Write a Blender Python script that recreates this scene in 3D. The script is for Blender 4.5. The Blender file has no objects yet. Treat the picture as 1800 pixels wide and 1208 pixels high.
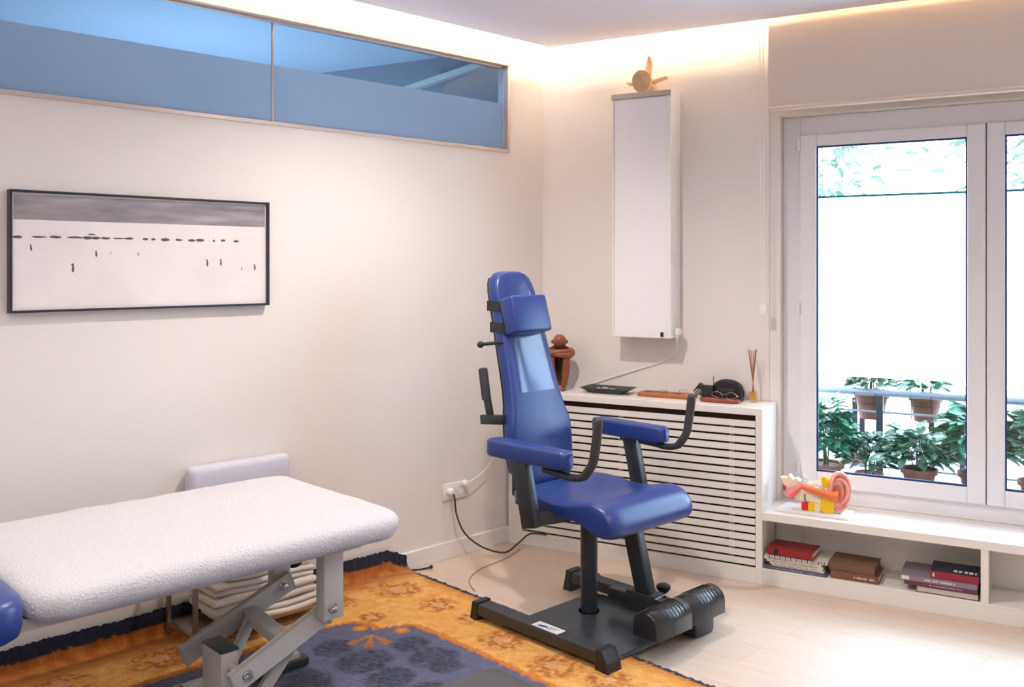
import bpy, bmesh, math, random
from mathutils import Vector, Matrix, noise
R=math.radians
random.seed(7)
scene=bpy.context.scene
col=scene.collection

# ------------------------------------------------------------------ camera, world, lights, exposure
A=R(29.4); B=R(16.8)
cam_d=bpy.data.cameras.new('camera'); cam=bpy.data.objects.new('camera',cam_d); col.objects.link(cam)
cam.location=(0,0,1.5); cam.rotation_euler=(R(90),0,A)
cam_d.sensor_width=36; cam_d.lens=1630/1800*36
cam_d.shift_y=-136/1800; cam_d.clip_start=.05
scene.camera=cam
vs=scene.view_settings
vs.view_transform='Standard'; vs.look='None'; vs.gamma=1; vs.use_curve_mapping=False
vs.exposure=-0.03
world=bpy.data.worlds.new('sky'); scene.world=world; world.use_nodes=True
bg=world.node_tree.nodes['Background']
bg.inputs[0].default_value=(.62,.80,1,1); bg.inputs[1].default_value=17.0

CO=(-2.425,4.66); U=(math.sin(B),math.cos(B)); N=(math.cos(B),-math.sin(B))
def LW(n,u,z=0): return (CO[0]+n*N[0]+u*U[0], CO[1]+n*N[1]+u*U[1], z)

def area(name,loc,size,sizey,power,colr,rot=(0,0,0)):
    l=bpy.data.lights.new(name,'AREA'); l.shape='RECTANGLE'; l.size=size; l.size_y=sizey
    l.energy=power; l.color=colr
    o=bpy.data.objects.new(name,l); o.location=loc; o.rotation_euler=rot; col.objects.link(o); return o
WARM=(1,.80,.55)
# cove strips hidden on top of the dropped ceiling, facing the walls
p=LW(.19,-2.1,2.81)
area('cove_strip_light',p,.05,4.0,48,(1,.88,.70),(0,R(108),-B))
area('cove_strip_light',(-1.65,4.48,2.84),1.25,.05,20,(1,.78,.50),(R(108),0,0))
area('cove_strip_light',(.15,4.48,2.83),2.2,.05,17,(1,.68,.36),(R(108),0,0))
def lamp(name,loc,power,colr,rad=.05,angle=150):
    l=bpy.data.lights.new(name,'SPOT'); l.energy=power; l.color=colr; l.shadow_soft_size=rad
    l.spot_size=R(angle); l.spot_blend=.8
    o=bpy.data.objects.new(name,l); o.location=loc; col.objects.link(o); return o
DOWN=[(-1.75,2.95),(-1.75,1.2),(-.2,2.2),(-.2,.2)]
for (x,y),pw in zip(DOWN,(112,26,46,26)):
    lamp('downlight_lamp',(x,y,2.66),pw,(1,.93,.87))
# added broad soft fill from above, unseen behind the camera
area('soft_fill_light',(-1.1,-.2,2.6),2.2,1.6,44,(1,.95,.92))
# daylight in the corridor behind the clerestory glass
area('corridor_daylight',LW(-1.5,-1.35,1.5),1.0,1.2,26,(.78,.90,1),(R(180),0,0))

# ------------------------------------------------------------------ materials
MATS={}
def mat(name,colr,rough=.5,metal=0,spec=.5,coat=0,bump=None,mix=None,trans=0,alpha=1,sheen=0,emis=None,coat_rough=.05):
    if name in MATS: return MATS[name]
    m=bpy.data.materials.new(name); m.use_nodes=True; nt=m.node_tree; b=nt.nodes['Principled BSDF']
    b.inputs['Base Color'].default_value=(*colr,1); b.inputs['Roughness'].default_value=rough
    b.inputs['Metallic'].default_value=metal; b.inputs['Specular IOR Level'].default_value=spec
    b.inputs['Coat Weight'].default_value=coat; b.inputs['Coat Roughness'].default_value=coat_rough
    b.inputs['Transmission Weight'].default_value=trans; b.inputs['Alpha'].default_value=alpha
    if sheen: b.inputs['Sheen Weight'].default_value=sheen; b.inputs['Sheen Roughness'].default_value=.5
    if emis: b.inputs['Emission Color'].default_value=(*emis[0],1); b.inputs['Emission Strength'].default_value=emis[1]
    tc=nt.nodes.new('ShaderNodeTexCoord')
    if mix:   # (colour2, scale, lo, hi)
        nz=nt.nodes.new('ShaderNodeTexNoise'); nz.inputs['Scale'].default_value=mix[1]; nz.inputs['Detail'].default_value=5
        nt.links.new(tc.outputs['Object'],nz.inputs['Vector'])
        cr=nt.nodes.new('ShaderNodeValToRGB'); cr.color_ramp.elements[0].position=mix[2]; cr.color_ramp.elements[1].position=mix[3]
        cr.color_ramp.elements[0].color=(*colr,1); cr.color_ramp.elements[1].color=(*mix[0],1)
        nt.links.new(nz.outputs['Fac'],cr.inputs[0]); nt.links.new(cr.outputs[0],b.inputs['Base Color'])
    if bump:  # (scale, strength, distance)
        nz=nt.nodes.new('ShaderNodeTexNoise'); nz.inputs['Scale'].default_value=bump[0]; nz.inputs['Detail'].default_value=3
        nt.links.new(tc.outputs['Object'],nz.inputs['Vector'])
        bp=nt.nodes.new('ShaderNodeBump'); bp.inputs['Strength'].default_value=bump[1]; bp.inputs['Distance'].default_value=bump[2]
        nt.links.new(nz.outputs['Fac'],bp.inputs['Height']); nt.links.new(bp.outputs[0],b.inputs['Normal'])
    MATS[name]=m; return m
def glassmat(name,tint=(1,1,1),rough=0.0,refl=1.0,ior=1.45):
    m=bpy.data.materials.new(name); m.use_nodes=True; nt=m.node_tree
    for n in list(nt.nodes):
        if n.type=='BSDF_PRINCIPLED': nt.nodes.remove(n)
    out=nt.nodes['Material Output']; t=nt.nodes.new('ShaderNodeBsdfTransparent'); t.inputs[0].default_value=(*tint,1)
    g=nt.nodes.new('ShaderNodeBsdfGlossy'); g.inputs['Roughness'].default_value=rough
    g.inputs[0].default_value=(refl,refl,refl,1)
    fr=nt.nodes.new('ShaderNodeFresnel'); fr.inputs[0].default_value=ior
    mx=nt.nodes.new('ShaderNodeMixShader'); ge=nt.nodes.new('ShaderNodeNewGeometry')
    mu=nt.nodes.new('ShaderNodeMath'); mu.operation='MULTIPLY_ADD'; mu.inputs[1].default_value=-1; mu.inputs[2].default_value=1
    nt.links.new(ge.outputs['Backfacing'],mu.inputs[0]); m3=nt.nodes.new('ShaderNodeMath'); m3.operation='MULTIPLY'
    nt.links.new(mu.outputs[0],m3.inputs[0]); nt.links.new(fr.outputs[0],m3.inputs[1]); nt.links.new(m3.outputs[0],mx.inputs[0])
    nt.links.new(t.outputs[0],mx.inputs[1]); nt.links.new(g.outputs[0],mx.inputs[2]); nt.links.new(mx.outputs[0],out.inputs[0])
    MATS[name]=m; return m
def frostmat(name,colr,clear=.0,dif=.0):
    m=bpy.data.materials.new(name); m.use_nodes=True; nt=m.node_tree
    for n in list(nt.nodes):
        if n.type=='BSDF_PRINCIPLED': nt.nodes.remove(n)
    out=nt.nodes['Material Output']; t=nt.nodes.new('ShaderNodeBsdfTranslucent'); t.inputs[0].default_value=(*colr,1)
    r=nt.nodes.new('ShaderNodeBsdfTransparent'); r.inputs[0].default_value=(*colr,1)
    mx=nt.nodes.new('ShaderNodeMixShader'); mx.inputs[0].default_value=clear
    nt.links.new(t.outputs[0],mx.inputs[1]); nt.links.new(r.outputs[0],mx.inputs[2])
    d=nt.nodes.new('ShaderNodeBsdfDiffuse'); d.inputs[0].default_value=(.8,.85,.9,1)
    m2=nt.nodes.new('ShaderNodeMixShader'); m2.inputs[0].default_value=dif
    nt.links.new(mx.outputs[0],m2.inputs[1]); nt.links.new(d.outputs[0],m2.inputs[2]); nt.links.new(m2.outputs[0],out.inputs[0])
    MATS[name]=m; return m
def leafmat(name,c1,c2):
    m=mat(name,c1,.45,mix=(c2,30,.4,.6)); return m
def vcolmat(name,rough,bump=None,sheen=0,noise_amt=0,nscale=60):
    m=bpy.data.materials.new(name); m.use_nodes=True; nt=m.node_tree; b=nt.nodes['Principled BSDF']
    b.inputs['Roughness'].default_value=rough; b.inputs['Specular IOR Level'].default_value=.15
    if sheen: b.inputs['Sheen Weight'].default_value=sheen
    a=nt.nodes.new('ShaderNodeVertexColor'); a.layer_name='pattern'
    tc=nt.nodes.new('ShaderNodeTexCoord'); nz=nt.nodes.new('ShaderNodeTexNoise'); nz.inputs['Scale'].default_value=nscale; nz.inputs['Detail'].default_value=4
    nt.links.new(tc.outputs['Object'],nz.inputs['Vector'])
    mr=nt.nodes.new('ShaderNodeMapRange'); mr.inputs[1].default_value=.3; mr.inputs[2].default_value=.7
    mr.inputs[3].default_value=1-noise_amt; mr.inputs[4].default_value=1+noise_amt
    nt.links.new(nz.outputs['Fac'],mr.inputs[0])
    mm=nt.nodes.new('ShaderNodeVectorMath'); mm.operation='SCALE'
    nt.links.new(a.outputs['Color'],mm.inputs[0]); nt.links.new(mr.outputs[0],mm.inputs['Scale'])
    nt.links.new(mm.outputs[0],b.inputs['Base Color'])
    if bump:
        bp=nt.nodes.new('ShaderNodeBump'); bp.inputs['Strength'].default_value=bump[1]; bp.inputs['Distance'].default_value=bump[2]
        n2=nt.nodes.new('ShaderNodeTexNoise'); n2.inputs['Scale'].default_value=bump[0]; n2.inputs['Detail'].default_value=2
        nt.links.new(tc.outputs['Object'],n2.inputs['Vector'])
        nt.links.new(n2.outputs['Fac'],bp.inputs['Height']); nt.links.new(bp.outputs[0],b.inputs['Normal'])
    return m

wallm=mat('wall_paint',(.80,.75,.71),.75,spec=.2,bump=(90,.05,.002))
ceilm=mat('ceiling_paint',(.82,.79,.85),.8,spec=.1)
whitem=mat('white_lacquer',(.83,.79,.745),.38)
basem=mat('baseboard_paint',(.84,.80,.77),.4)
pvcm=mat('window_pvc',(.84,.82,.84),.3)
corrm=mat('corridor_paint',(.36,.36,.40),.7)
corrc=mat('corridor_ceiling_paint',(.66,.78,.88),.7)
alum=mat('pale_aluminium',(.62,.52,.46),.38,.6)
blackslot=mat('painted_slot_shade',(.06,.03,.022),.9)
glass=glassmat('clear_glass')
tintglass=glassmat('tinted_glass',(.68,.80,.93),ior=1.22)
frost=frostmat('frosted_glass',(.56,.64,.75),.10,.10)
film=frostmat('frosted_film',(.96,.99,1),.05,.0)
gasket=mat('blue_gasket',(.01,.03,.12),.4)
blindm=mat('blind_fabric',(.78,.67,.58),.85,spec=.1,bump=(400,.1,.001))
metalblk=mat('graphite_metal',(.040,.046,.054),.36,.35)
plasblk=mat('black_plastic',(.016,.016,.018),.45)
gripm=mat('grip_foam',(.045,.042,.048),.7)
vinyl=mat('blue_vinyl',(.015,.043,.225),.36,bump=(500,.05,.0006),coat=.15,coat_rough=.25)
vinyl_side=mat('blue_vinyl_side',(.028,.038,.20),.42)
chrome=mat('chrome',(.7,.7,.7),.15,1)
steel=mat('brushed_steel',(.42,.38,.35),.3,.9)
creamm=mat('cream_enamel',(.52,.49,.455),.42,bump=(20,.02,.001))
towelm=mat('white_terry',(.69,.675,.70),.95,spec=.05,bump=(150,1,.007),sheen=.3)
towel2=mat('cream_terry',(.80,.73,.64),.95,spec=.05,bump=(330,.8,.004),sheen=.2)
towel3=mat('lilac_grey_terry',(.64,.62,.70),.95,spec=.05,bump=(260,.8,.004),sheen=.2)
greencap=mat('dark_green_plastic',(.028,.042,.036),.45)
terracotta=mat('terracotta',(.17,.062,.036),.8,mix=((.24,.10,.06),12,.4,.7))
soil=mat('soil',(.03,.02,.015),.9)
leaf1=leafmat('green_leaf',(.025,.16,.085),(.08,.30,.18)); leaf2=leafmat('pale_leaf',(.07,.19,.12),(.24,.38,.28))
leaf3=leafmat('bright_leaf',(.03,.085,.05),(.06,.12,.08))
railm=mat('grey_rail_paint',(.05,.058,.07),.4,.3)
whitep=mat('white_plastic',(.85,.82,.80),.35)
woodf=mat('carved_wood',(.30,.085,.028),.35,coat=.3,mix=((.20,.05,.018),9,.35,.7))
leatherb=mat('tan_leather',(.42,.13,.035),.45,bump=(200,.1,.001))
leatherr=mat('russet_leather',(.30,.06,.03),.4)
slatem=mat('slate_tray',(.035,.037,.035),.5)
bone=mat('bone',(.72,.50,.30),.6,mix=((.60,.38,.21),25,.35,.7))
def floor_material():
    m=bpy.data.materials.new('pale_oak_laminate'); m.use_nodes=True; nt=m.node_tree; b=nt.nodes['Principled BSDF']
    tc=nt.nodes.new('ShaderNodeTexCoord'); mp=nt.nodes.new('ShaderNodeMapping'); mp.inputs['Rotation'].default_value=(0,0,R(16.8-90+90))
    nt.links.new(tc.outputs['Object'],mp.inputs[0])
    br=nt.nodes.new('ShaderNodeTexBrick'); br.inputs['Scale'].default_value=1
    br.inputs['Brick Width'].default_value=1.3; br.inputs['Row Height'].default_value=.19; br.inputs['Mortar Size'].default_value=.0012
    br.inputs['Color1'].default_value=(.70,.56,.45,1); br.inputs['Color2'].default_value=(.655,.52,.415,1); br.inputs['Mortar'].default_value=(.48,.36,.27,1)
    nt.links.new(mp.outputs[0],br.inputs[0])
    m2=nt.nodes.new('ShaderNodeMapping'); m2.inputs['Rotation'].default_value=(0,0,R(16.8)); m2.inputs['Scale'].default_value=(1.2,14,1)
    nt.links.new(tc.outputs['Object'],m2.inputs[0])
    nz=nt.nodes.new('ShaderNodeTexNoise'); nz.inputs['Scale'].default_value=2.2; nz.inputs['Detail'].default_value=6
    nt.links.new(m2.outputs[0],nz.inputs[0])
    mx=nt.nodes.new('ShaderNodeMixRGB'); mx.blend_type='MULTIPLY'; mx.inputs[0].default_value=.25
    cr=nt.nodes.new('ShaderNodeValToRGB'); cr.color_ramp.elements[0].color=(.72,.66,.6,1); cr.color_ramp.elements[0].position=.3; cr.color_ramp.elements[1].position=.7
    nt.links.new(nz.outputs['Fac'],cr.inputs[0]); nt.links.new(br.outputs[0],mx.inputs[1]); nt.links.new(cr.outputs[0],mx.inputs[2])
    nt.links.new(mx.outputs[0],b.inputs['Base Color'])
    b.inputs['Roughness'].default_value=.52; b.inputs['Specular IOR Level'].default_value=.9; b.inputs['Coat Weight'].default_value=.35; b.inputs['Coat Roughness'].default_value=.5
    return m
floorm=floor_material()

# ------------------------------------------------------------------ mesh helpers
class M:
    def __init__(s): s.bm=bmesh.new()
    def box(s,a,b,bev=0,seg=2,mx=None):
        x0,x1=sorted((a[0],b[0])); y0,y1=sorted((a[1],b[1])); z0,z1=sorted((a[2],b[2]))
        r=bmesh.ops.create_cube(s.bm,size=1); vs_=r['verts']
        for v in vs_: v.co=Vector(((x0+x1)/2+v.co.x*(x1-x0),(y0+y1)/2+v.co.y*(y1-y0),(z0+z1)/2+v.co.z*(z1-z0)))
        if mx: 
            for v in vs_: v.co=mx@v.co
        if bev:
            es=list({e for v in vs_ for e in v.link_edges})
            bmesh.ops.bevel(s.bm,geom=es,offset=bev,segments=seg,profile=.5,affect='EDGES')
        return s
    def bar(s,p,q,w,h,up=(0,0,1),bev=0,wend=None):   # rectangular bar from p to q, w sideways, h along up
        p=Vector(p); q=Vector(q); d=(q-p); L=d.length; d.normalize(); up=Vector(up)
        side=d.cross(up).normalized(); up2=side.cross(d).normalized()
        mx=Matrix((side,d,up2)).transposed().to_4x4(); mx.translation=(p+q)/2
        return s.box((-w/2,-L/2,-h/2),(w/2,L/2,h/2),bev,2,mx)
    def ring(s,pts): return [s.bm.verts.new(Vector(p)) for p in pts]
    def loft(s,rings,cap=True,closed=True):
        rs=[s.ring(r) for r in rings]
        for a,b in zip(rs,rs[1:]):
            n=len(a)
            for i in range(n if closed else n-1):
                j=(i+1)%n
                try: s.bm.faces.new((a[i],a[j],b[j],b[i]))
                except ValueError: pass
        if cap and closed:
            for r in (rs[0][::-1],rs[-1]):
                try: s.bm.faces.new(r)
                except ValueError: pass
        return s
    def tube(s,pts,r,seg=10,cap=True,smooth=6):
        P=[Vector(p) for p in pts]
        if smooth and len(P)>2:
            Q=[]
            for i in range(len(P)-1):
                p0=P[max(i-1,0)];p1=P[i];p2=P[i+1];p3=P[min(i+2,len(P)-1)]
                for k in range(smooth):
                    t=k/smooth
                    Q.append(.5*((2*p1)+(p2-p0)*t+(2*p0-5*p1+4*p2-p3)*t*t+(3*p1-p0-3*p2+p3)*t**3))
            Q.append(P[-1]); 
            rr=[r]*len(Q) if not isinstance(r,(list,tuple)) else [r[min(int(i/smooth),len(r)-1)]*(1-(i/smooth)%1)+r[min(int(i/smooth)+1,len(r)-1)]*((i/smooth)%1) for i in range(len(Q))]
            P=Q
        else: rr=[r]*len(P) if not isinstance(r,(list,tuple)) else list(r)
        rings=[]; nrm=None
        for i,p in enumerate(P):
            d=(P[min(i+1,len(P)-1)]-P[max(i-1,0)])
            if d.length<1e-9: d=Vector((0,0,1))
            d.normalize()
            if nrm is None:
                nrm=d.orthogonal().normalized()
            nrm=(nrm-d*nrm.dot(d)); 
            if nrm.length<1e-6: nrm=d.orthogonal()
            nrm.normalize(); bn=d.cross(nrm)
            rings.append([p+rr[i]*(math.cos(2*math.pi*k/seg)*nrm+math.sin(2*math.pi*k/seg)*bn) for k in range(seg)])
        return s.loft(rings,cap)
    def cyl(s,p,q,r,r2=None,seg=24): 
        return s.tube([p,q],[r,r2 if r2 is not None else r],seg,True,0)
    def lathe(s,c,prof,seg=28,axis='Z'):
        rings=[]
        for r,h in prof:
            ring=[]
            for k in range(seg):
                a=2*math.pi*k/seg; x,y=r*math.cos(a),r*math.sin(a)
                if axis=='Z': ring.append((c[0]+x,c[1]+y,c[2]+h))
                elif axis=='X': ring.append((c[0]+h,c[1]+x,c[2]+y))
                else: ring.append((c[0]+x,c[1]+h,c[2]+y))
            rings.append(ring)
        return s.loft(rings)
    def ball(s,c,r,sc=(1,1,1),seg=20,rot=None):
        res=bmesh.ops.create_uvsphere(s.bm,u_segments=seg,v_segments=max(8,seg//2),radius=r)
        mt=rot or Matrix.Identity(3)
        for v in res['verts']:
            v.co=Vector(c)+mt@Vector((v.co.x*sc[0],v.co.y*sc[1],v.co.z*sc[2]))
        return s
    def prism(s,poly,f0,f1):   # poly list of 2d, f(a,b)->3d for each end
        return s.loft([[f0(*p) for p in poly],[f1(*p) for p in poly]])
OFF={}
def finish(name,m,mt,parent,off,smooth,angle,bev,sub,solid):
    bm=m.bm if isinstance(m,M) else m
    bmesh.ops.recalc_face_normals(bm,faces=bm.faces)
    for v in bm.verts: v.co-=Vector(off)
    me=bpy.data.meshes.new(name); bm.to_mesh(me); bm.free()
    if smooth:
        for p in me.polygons: p.use_smooth=True
        try: me.set_sharp_from_angle(angle=R(angle))
        except Exception: pass
    me.materials.append(mt)
    o=bpy.data.objects.new(name,me); col.objects.link(o)
    if parent: o.parent=parent
    if bev:
        b=o.modifiers.new('bevel','BEVEL'); b.width=bev; b.segments=2; b.limit_method='ANGLE'; b.angle_limit=R(35)
    if sub:
        b=o.modifiers.new('subd','SUBSURF'); b.levels=sub; b.render_levels=sub
    if solid:
        b=o.modifiers.new('sol','SOLIDIFY'); b.thickness=solid
    return o
def tag(o,label=None,cat=None,group=None,kind=None):
    if label: o['label']=label
    if cat: o['category']=cat
    if group: o['group']=group
    if kind: o['kind']=kind
    return o
def place(o,at,L):
    if L: o.location=LW(*at); o.rotation_euler=(0,0,-B)
    else: o.location=at
    OFF[o.name]=at
def thing(name,label,cat,at,L=False,group=None):
    o=bpy.data.objects.new(name,None); o.empty_display_size=.1; col.objects.link(o); place(o,at,L)
    return tag(o,label,cat,group)
def part(name,m,mt,parent,smooth=True,angle=40,bev=0,sub=0,solid=0,label=None,kind=None):
    r=parent
    while r.parent: r=r.parent
    o=finish(name,m,mt,parent,OFF[r.name],smooth,angle,bev,sub,solid)
    return tag(o,label,kind=kind)
def solo(name,m,mt,label,cat,at,L=False,group=None,smooth=True,angle=40,bev=0,sub=0,solid=0,kind=None):
    o=finish(name,m,mt,None,at,smooth,angle,bev,sub,solid); place(o,at,L)
    return tag(o,label,cat,group,kind)
def struct(name,m,mt,L=False,parent=None,smooth=False,bev=0):
    if parent: return part(name,m,mt,parent,smooth,bev=bev)
    o=finish(name,m,mt,None,(0,0,0),smooth,40,bev,0,0)
    place(o,(0,0,0),L); o['kind']='structure'; return o

# ------------------------------------------------------------------ room shell
YB=4.66
BND=[LW(0,-6.6)[:2],(1.9,-1.7),(1.9,4.96),(-6.5,4.96)]
m=M(); m.box((-9,-2.6,-.1),(2.1,4.96,0)); struct('floor',m,floorm)
m=M(); m.box((-.09,-7.2,0),(0,.45,2.118)); m.box((-.09,-7.2,2.612),(0,.45,2.95)); m.box((-.09,-.262,2.118),(0,.45,2.612)); m.box((-.09,-7.2,2.118),(0,-4.3,2.612))
struct('wall_left',m,wallm,True)
m=M(); WX0,WX1=-1.10,.80
m.box((-2.62,YB,0),(WX0,YB+.3,2.95)); m.box((WX0,YB,2.242),(WX1,YB+.3,2.95)); m.box((WX1,YB,0),(2.1,YB+.3,2.95)); m.box((WX0,YB,0),(WX1,YB+.3,.34))
struct('wall_back',m,wallm)
m=M(); m.box((1.9,-2.4,0),(2.1,YB,2.95)); struct('wall_right',m,wallm)
m=M(); m.box((-9,-2.6,0),(2.1,-2.4,2.95)); struct('wall_rear',m,wallm)
# upper slab, dropped ceiling panel with a cove gap along both walls
m=M(); m.box((-8.2,-2.6,2.95),(2.1,6.2,3.05)); struct('ceiling',m,ceilm)
m=M(); pts=[LW(.144,-.095)[:2],LW(.144,-7)[:2],(1.9,-2.39),(1.9,4.527)]
m.loft([[(x,y,2.70) for x,y in pts],[(x,y,2.745) for x,y in pts]]); struct('ceiling_dropped_panel',m,ceilm)
m=M(); m.box((.001,-6.9,0),(.016,-.272,.087)); struct('baseboard_left',m,basem,True,bev=.003)

# corridor beyond the clerestory
m=M(); m.box((-7.6,4.92,0),(-2.5,5.1,2.95)); struct('wall_corridor_end',m,corrm)
m=M(); m.box((-3.4,-7.2,0),(-3.2,.9,2.95)); struct('wall_corridor_far',m,corrm,True)
m=M(); m.box((-3.2,-7.2,2.83),(-.09,1.2,2.95)); struct('ceiling_corridor',m,corrc,True)
m=M(); m.bar((-3.46,4.70,2.585),(-2.82,4.70,2.70),.05,.035); struct('reflection_strip',m,whitem)  # added white bar imitating the ceiling edge reflected in the glass
m=M(); m.box((-3.155,4.72,2.2),(-2.6,4.92,2.83)); struct('wall_corridor_pier',m,corrm)

# clerestory
cl=thing('window_2',None,None,(0,-2.2,2.118),True); cl['kind']='structure'
m=M(); t=.018
for a,b in (((-.06,-4.3,2.118),(.004,-.262,2.118+t)),((-.03,-4.3,2.59),(.012,-.262,2.612)),((-.03,-.262-t,2.118),(.008,-.262,2.612))): m.box(a,b)
m.box((-.05,-4.3,2.580),(-.02,-.262,2.592))
part('window_frame',m,alum,cl,False,bev=.002)
m=M(); m.box((-.041,-1.684,2.136),(-.029,-1.679,2.59)); part('mullion',m,alum,cl,False)
for a,b in ((-4.3,-1.684),(-1.679,-.28)):
    m=M(); m.box((-.039,a,2.391),(-.033,b,2.59)); part('clear_pane',m,tintglass,cl,False)
    m=M(); m.box((-.039,a,2.136),(-.033,b,2.391)); part('frosted_pane',m,frost,cl,False)

# ------------------------------------------------------------------ window 1 (balcony window)
w=thing('window_1',None,None,(-.19,4.73,.34)); w['kind']='structure'
def frame(m,x0,x1,z0,z1,y0,y1,l,r,b,t):
    m.box((x0,y0,z0),(x0+l,y1,z1)); m.box((x1-r,y0,z0),(x1,y1,z1)); m.box((x0+l,y0,z0),(x1-r,y1,z0+b)); m.box((x0+l,y0,z1-t),(x1-r,y1,z1))
m=M(); frame(m,-1.10,.80,.34,2.242,4.72,4.80,.088,.10,.08,.095); m.box((-1.10,4.80,.34),(.80,4.98,.36)); m.box((-.23,4.767,.42),(-.15,4.80,2.148)); part('window_frame',m,pvcm,w,False,bev=.004)
for x0,x1,g0,g1 in ((-1.014,-.192,-.934,-.268),(-.188,.702,-.115,.60)):
    m=M(); frame(m,x0,x1,.418,2.148,4.70,4.765,g0-x0,x1-g1,.074,.058); sh=part('sash',m,pvcm,w,False,bev=.006)
    m=M(); frame(m,g0,g1,.492,2.09,4.708,4.722,.008,.007,.009,.009); part('gasket',m,gasket,sh,False)
    m=M(); m.box((g0,4.728,.492),(g1,4.732,2.09)); part('glass_pane',m,glass,sh,False)
    m=M(); m.bm.faces.new([m.bm.verts.new(v) for v in ((g0,4.7335,.965),(g1,4.7335,.965),(g1,4.7335,1.835),(g0,4.7335,1.835))]); part('frosted_film',m,film,sh,False)
    m=M(); m.box((g0,4.7335,1.835),(g1,4.7345,1.846)); part('film_edge',m,mat('teal_film_edge',(.0,.25,.36),.5),sh,False)
m=M()
for z in (2.10,.50,1.29): m.cyl((-1.018,4.695,z-.03),(-1.018,4.695,z+.03),.008,seg=12)
part('hinge',m,pvcm,w)

# ------------------------------------------------------------------ roller blind
bl=thing('roller_blind','wide beige fabric roller blind half lowered above the balcony window','blind',(-.15,4.57,2.26))
m=M(); pr=[(4.575,2.82),(4.565,2.70),(4.560,2.5),(4.558,2.36),(4.562,2.30),(4.565,2.275)]
m.loft([[(x,y,z) for y,z in pr]+[(x,y+.003,z) for y,z in pr[::-1]] for x in (-1.133,.86)]); part('blind_fabric',m,blindm,bl)
m=M(); m.lathe((-1.136,4.566,2.268),[(.004,0),(.012,.002),(.012,1.996),(.004,1.998)],14,'X'); part('bottom_bar',m,blindm,bl)
m=M(); m.lathe((-1.133,4.585,2.84),[(.028,0),(.028,1.99)],18,'X'); part('roller_tube',m,whitep,bl)
ch=thing('blind_chain','thin white blind cord loop hanging with a small clear weight, left of window','cord',(-1.16,4.56,1.28))
m=M(); m.tube([(-1.175,4.56,2.85),(-1.172,4.565,1.9),(-1.166,4.57,1.30)],.0018,6); m.tube([(-1.158,4.565,2.85),(-1.157,4.568,1.9),(-1.157,4.57,1.30)],.0018,6); part('cord',m,whitep,ch)
m=M(); m.box((-1.176,4.56,1.262),(-1.150,4.58,1.312),.006); part('cord_weight',m,whitep,ch,label='small white cord weight')
m=M(); m.box((-1.162,4.654,.83),(-1.152,4.6605,2.7)); struct('trim_2',m,wallm)

# ------------------------------------------------------------------ radiator cover
YC=4.383
rc=thing('radiator_cover','white slatted radiator cover with a flat top, standing behind the blue chair','cabinet',(-1.8,4.52,0))
m=M(); m.loft([[(-2.50,YC,z),(-1.117,YC,z),(-1.117,YB-.002,z),(-2.415,YB-.002,z)] for z in (.800,.826)]); 
part('top_board',m,whitem,rc,False,bev=.002)
m=M(); m.box((-2.492,YC,.0),(-2.405,YC+.02,.80)); m.box((-1.149,YC,0),(-1.117,YC+.02,.80)); m.box((-2.405,YC,0),(-1.149,YC+.02,.072)); m.box((-2.405,YC,.793),(-1.149,YC+.02,.80)); part('face_frame',m,whitem,rc,False,bev=.0015)
m=M(); m.box((-1.142,YC+.02,0),(-1.117,YB-.002,.80)); part('side_panel',m,whitem,rc,False)
m=M()
n=18; p0=.0825; ptc=(.775-p0)/n
for i in range(n): m.box((-2.405,YC+.001,p0+i*ptc),(-1.151,YC+.018,p0+i*ptc+ptc-.0105))
for x in (-2.30,-1.86,-1.285): m.box((x,YC+.030,.08),(x+.026,YC+.036,.752))
part('slatted_front',m,whitem,rc,False,bev=.001)
m=M(); m.box((-2.40,YC+.05,.02),(-1.15,YC+.055,.79)); part('slot_shade_sheet',m,blackslot,rc,False,label='dark brown sheet standing in for shade behind the slats')  # dark sheet gives the unlit inside of the cover its shade by colour

# ------------------------------------------------------------------ low shelf unit below the window
ls=thing('low_bookshelf','long low white shelf unit built under the window, two open bays with books','shelf',(-.1,4.5,0))
m=M(); m.box((-1.117,YC,.302),(1.89,YB-.001,.340)); part('top_board',m,whitem,ls,False,bev=.002)
m=M(); m.box((-1.117,YC,0),(1.89,YC+.02,.068)); m.box((-1.117,YC,.068),(1.89,YB-.002,.078)); part('plinth',m,whitem,ls,False,bev=.0015)
m=M()
for x in (-.198,.75): m.box((x,YC,.078),(x+.030,YB-.002,.302))
m.box((-1.117,YB-.022,.078),(1.89,YB-.002,.302)); part('divider',m,whitem,ls,False,bev=.0015)
m=M(); m.box((-1.112,YB-.03,.10),(-.99,YB-.022,.285)); part('access_panel',m,whitem,ls,False,bev=.002)

# ------------------------------------------------------------------ X-ray viewer on the wall
xv=thing('xray_viewer','tall narrow white light box mounted on the back wall under the bone model','light box',(-1.775,4.6,1.13))
m=M(); m.box((-1.936,4.53,1.13),(-1.613,4.659,2.400)); m.box((-1.936,4.512,2.374),(-1.613,4.53,2.400)); m.box((-1.936,4.51,1.13),(-1.926,4.53,2.374)); m.box((-1.638,4.51,1.13),(-1.613,4.53,2.374)); m.box((-1.926,4.51,1.13),(-1.638,4.53,1.165)); part('housing',m,mat('viewer_enamel',(.86,.84,.82),.35),xv,False,bev=.003)
m=M(); m.box((-1.925,4.515,1.166),(-1.639,4.528,2.372)); part('diffuser_panel',m,mat('opal_acrylic',(.90,.88,.90),.22),xv,False)
m=M(); m.box((-1.94,4.504,2.374),(-1.613,4.512,2.401)); part('top_clip',m,mat('clip_strip',(.50,.43,.37),.4,.3),xv,False,bev=.002,label='beige metal strip along the top')
m=M(); m.box((-1.668,4.504,1.138),(-1.652,4.512,1.162),.002); part('switch',m,plasblk,xv,label='small black rocker switch')
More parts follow.
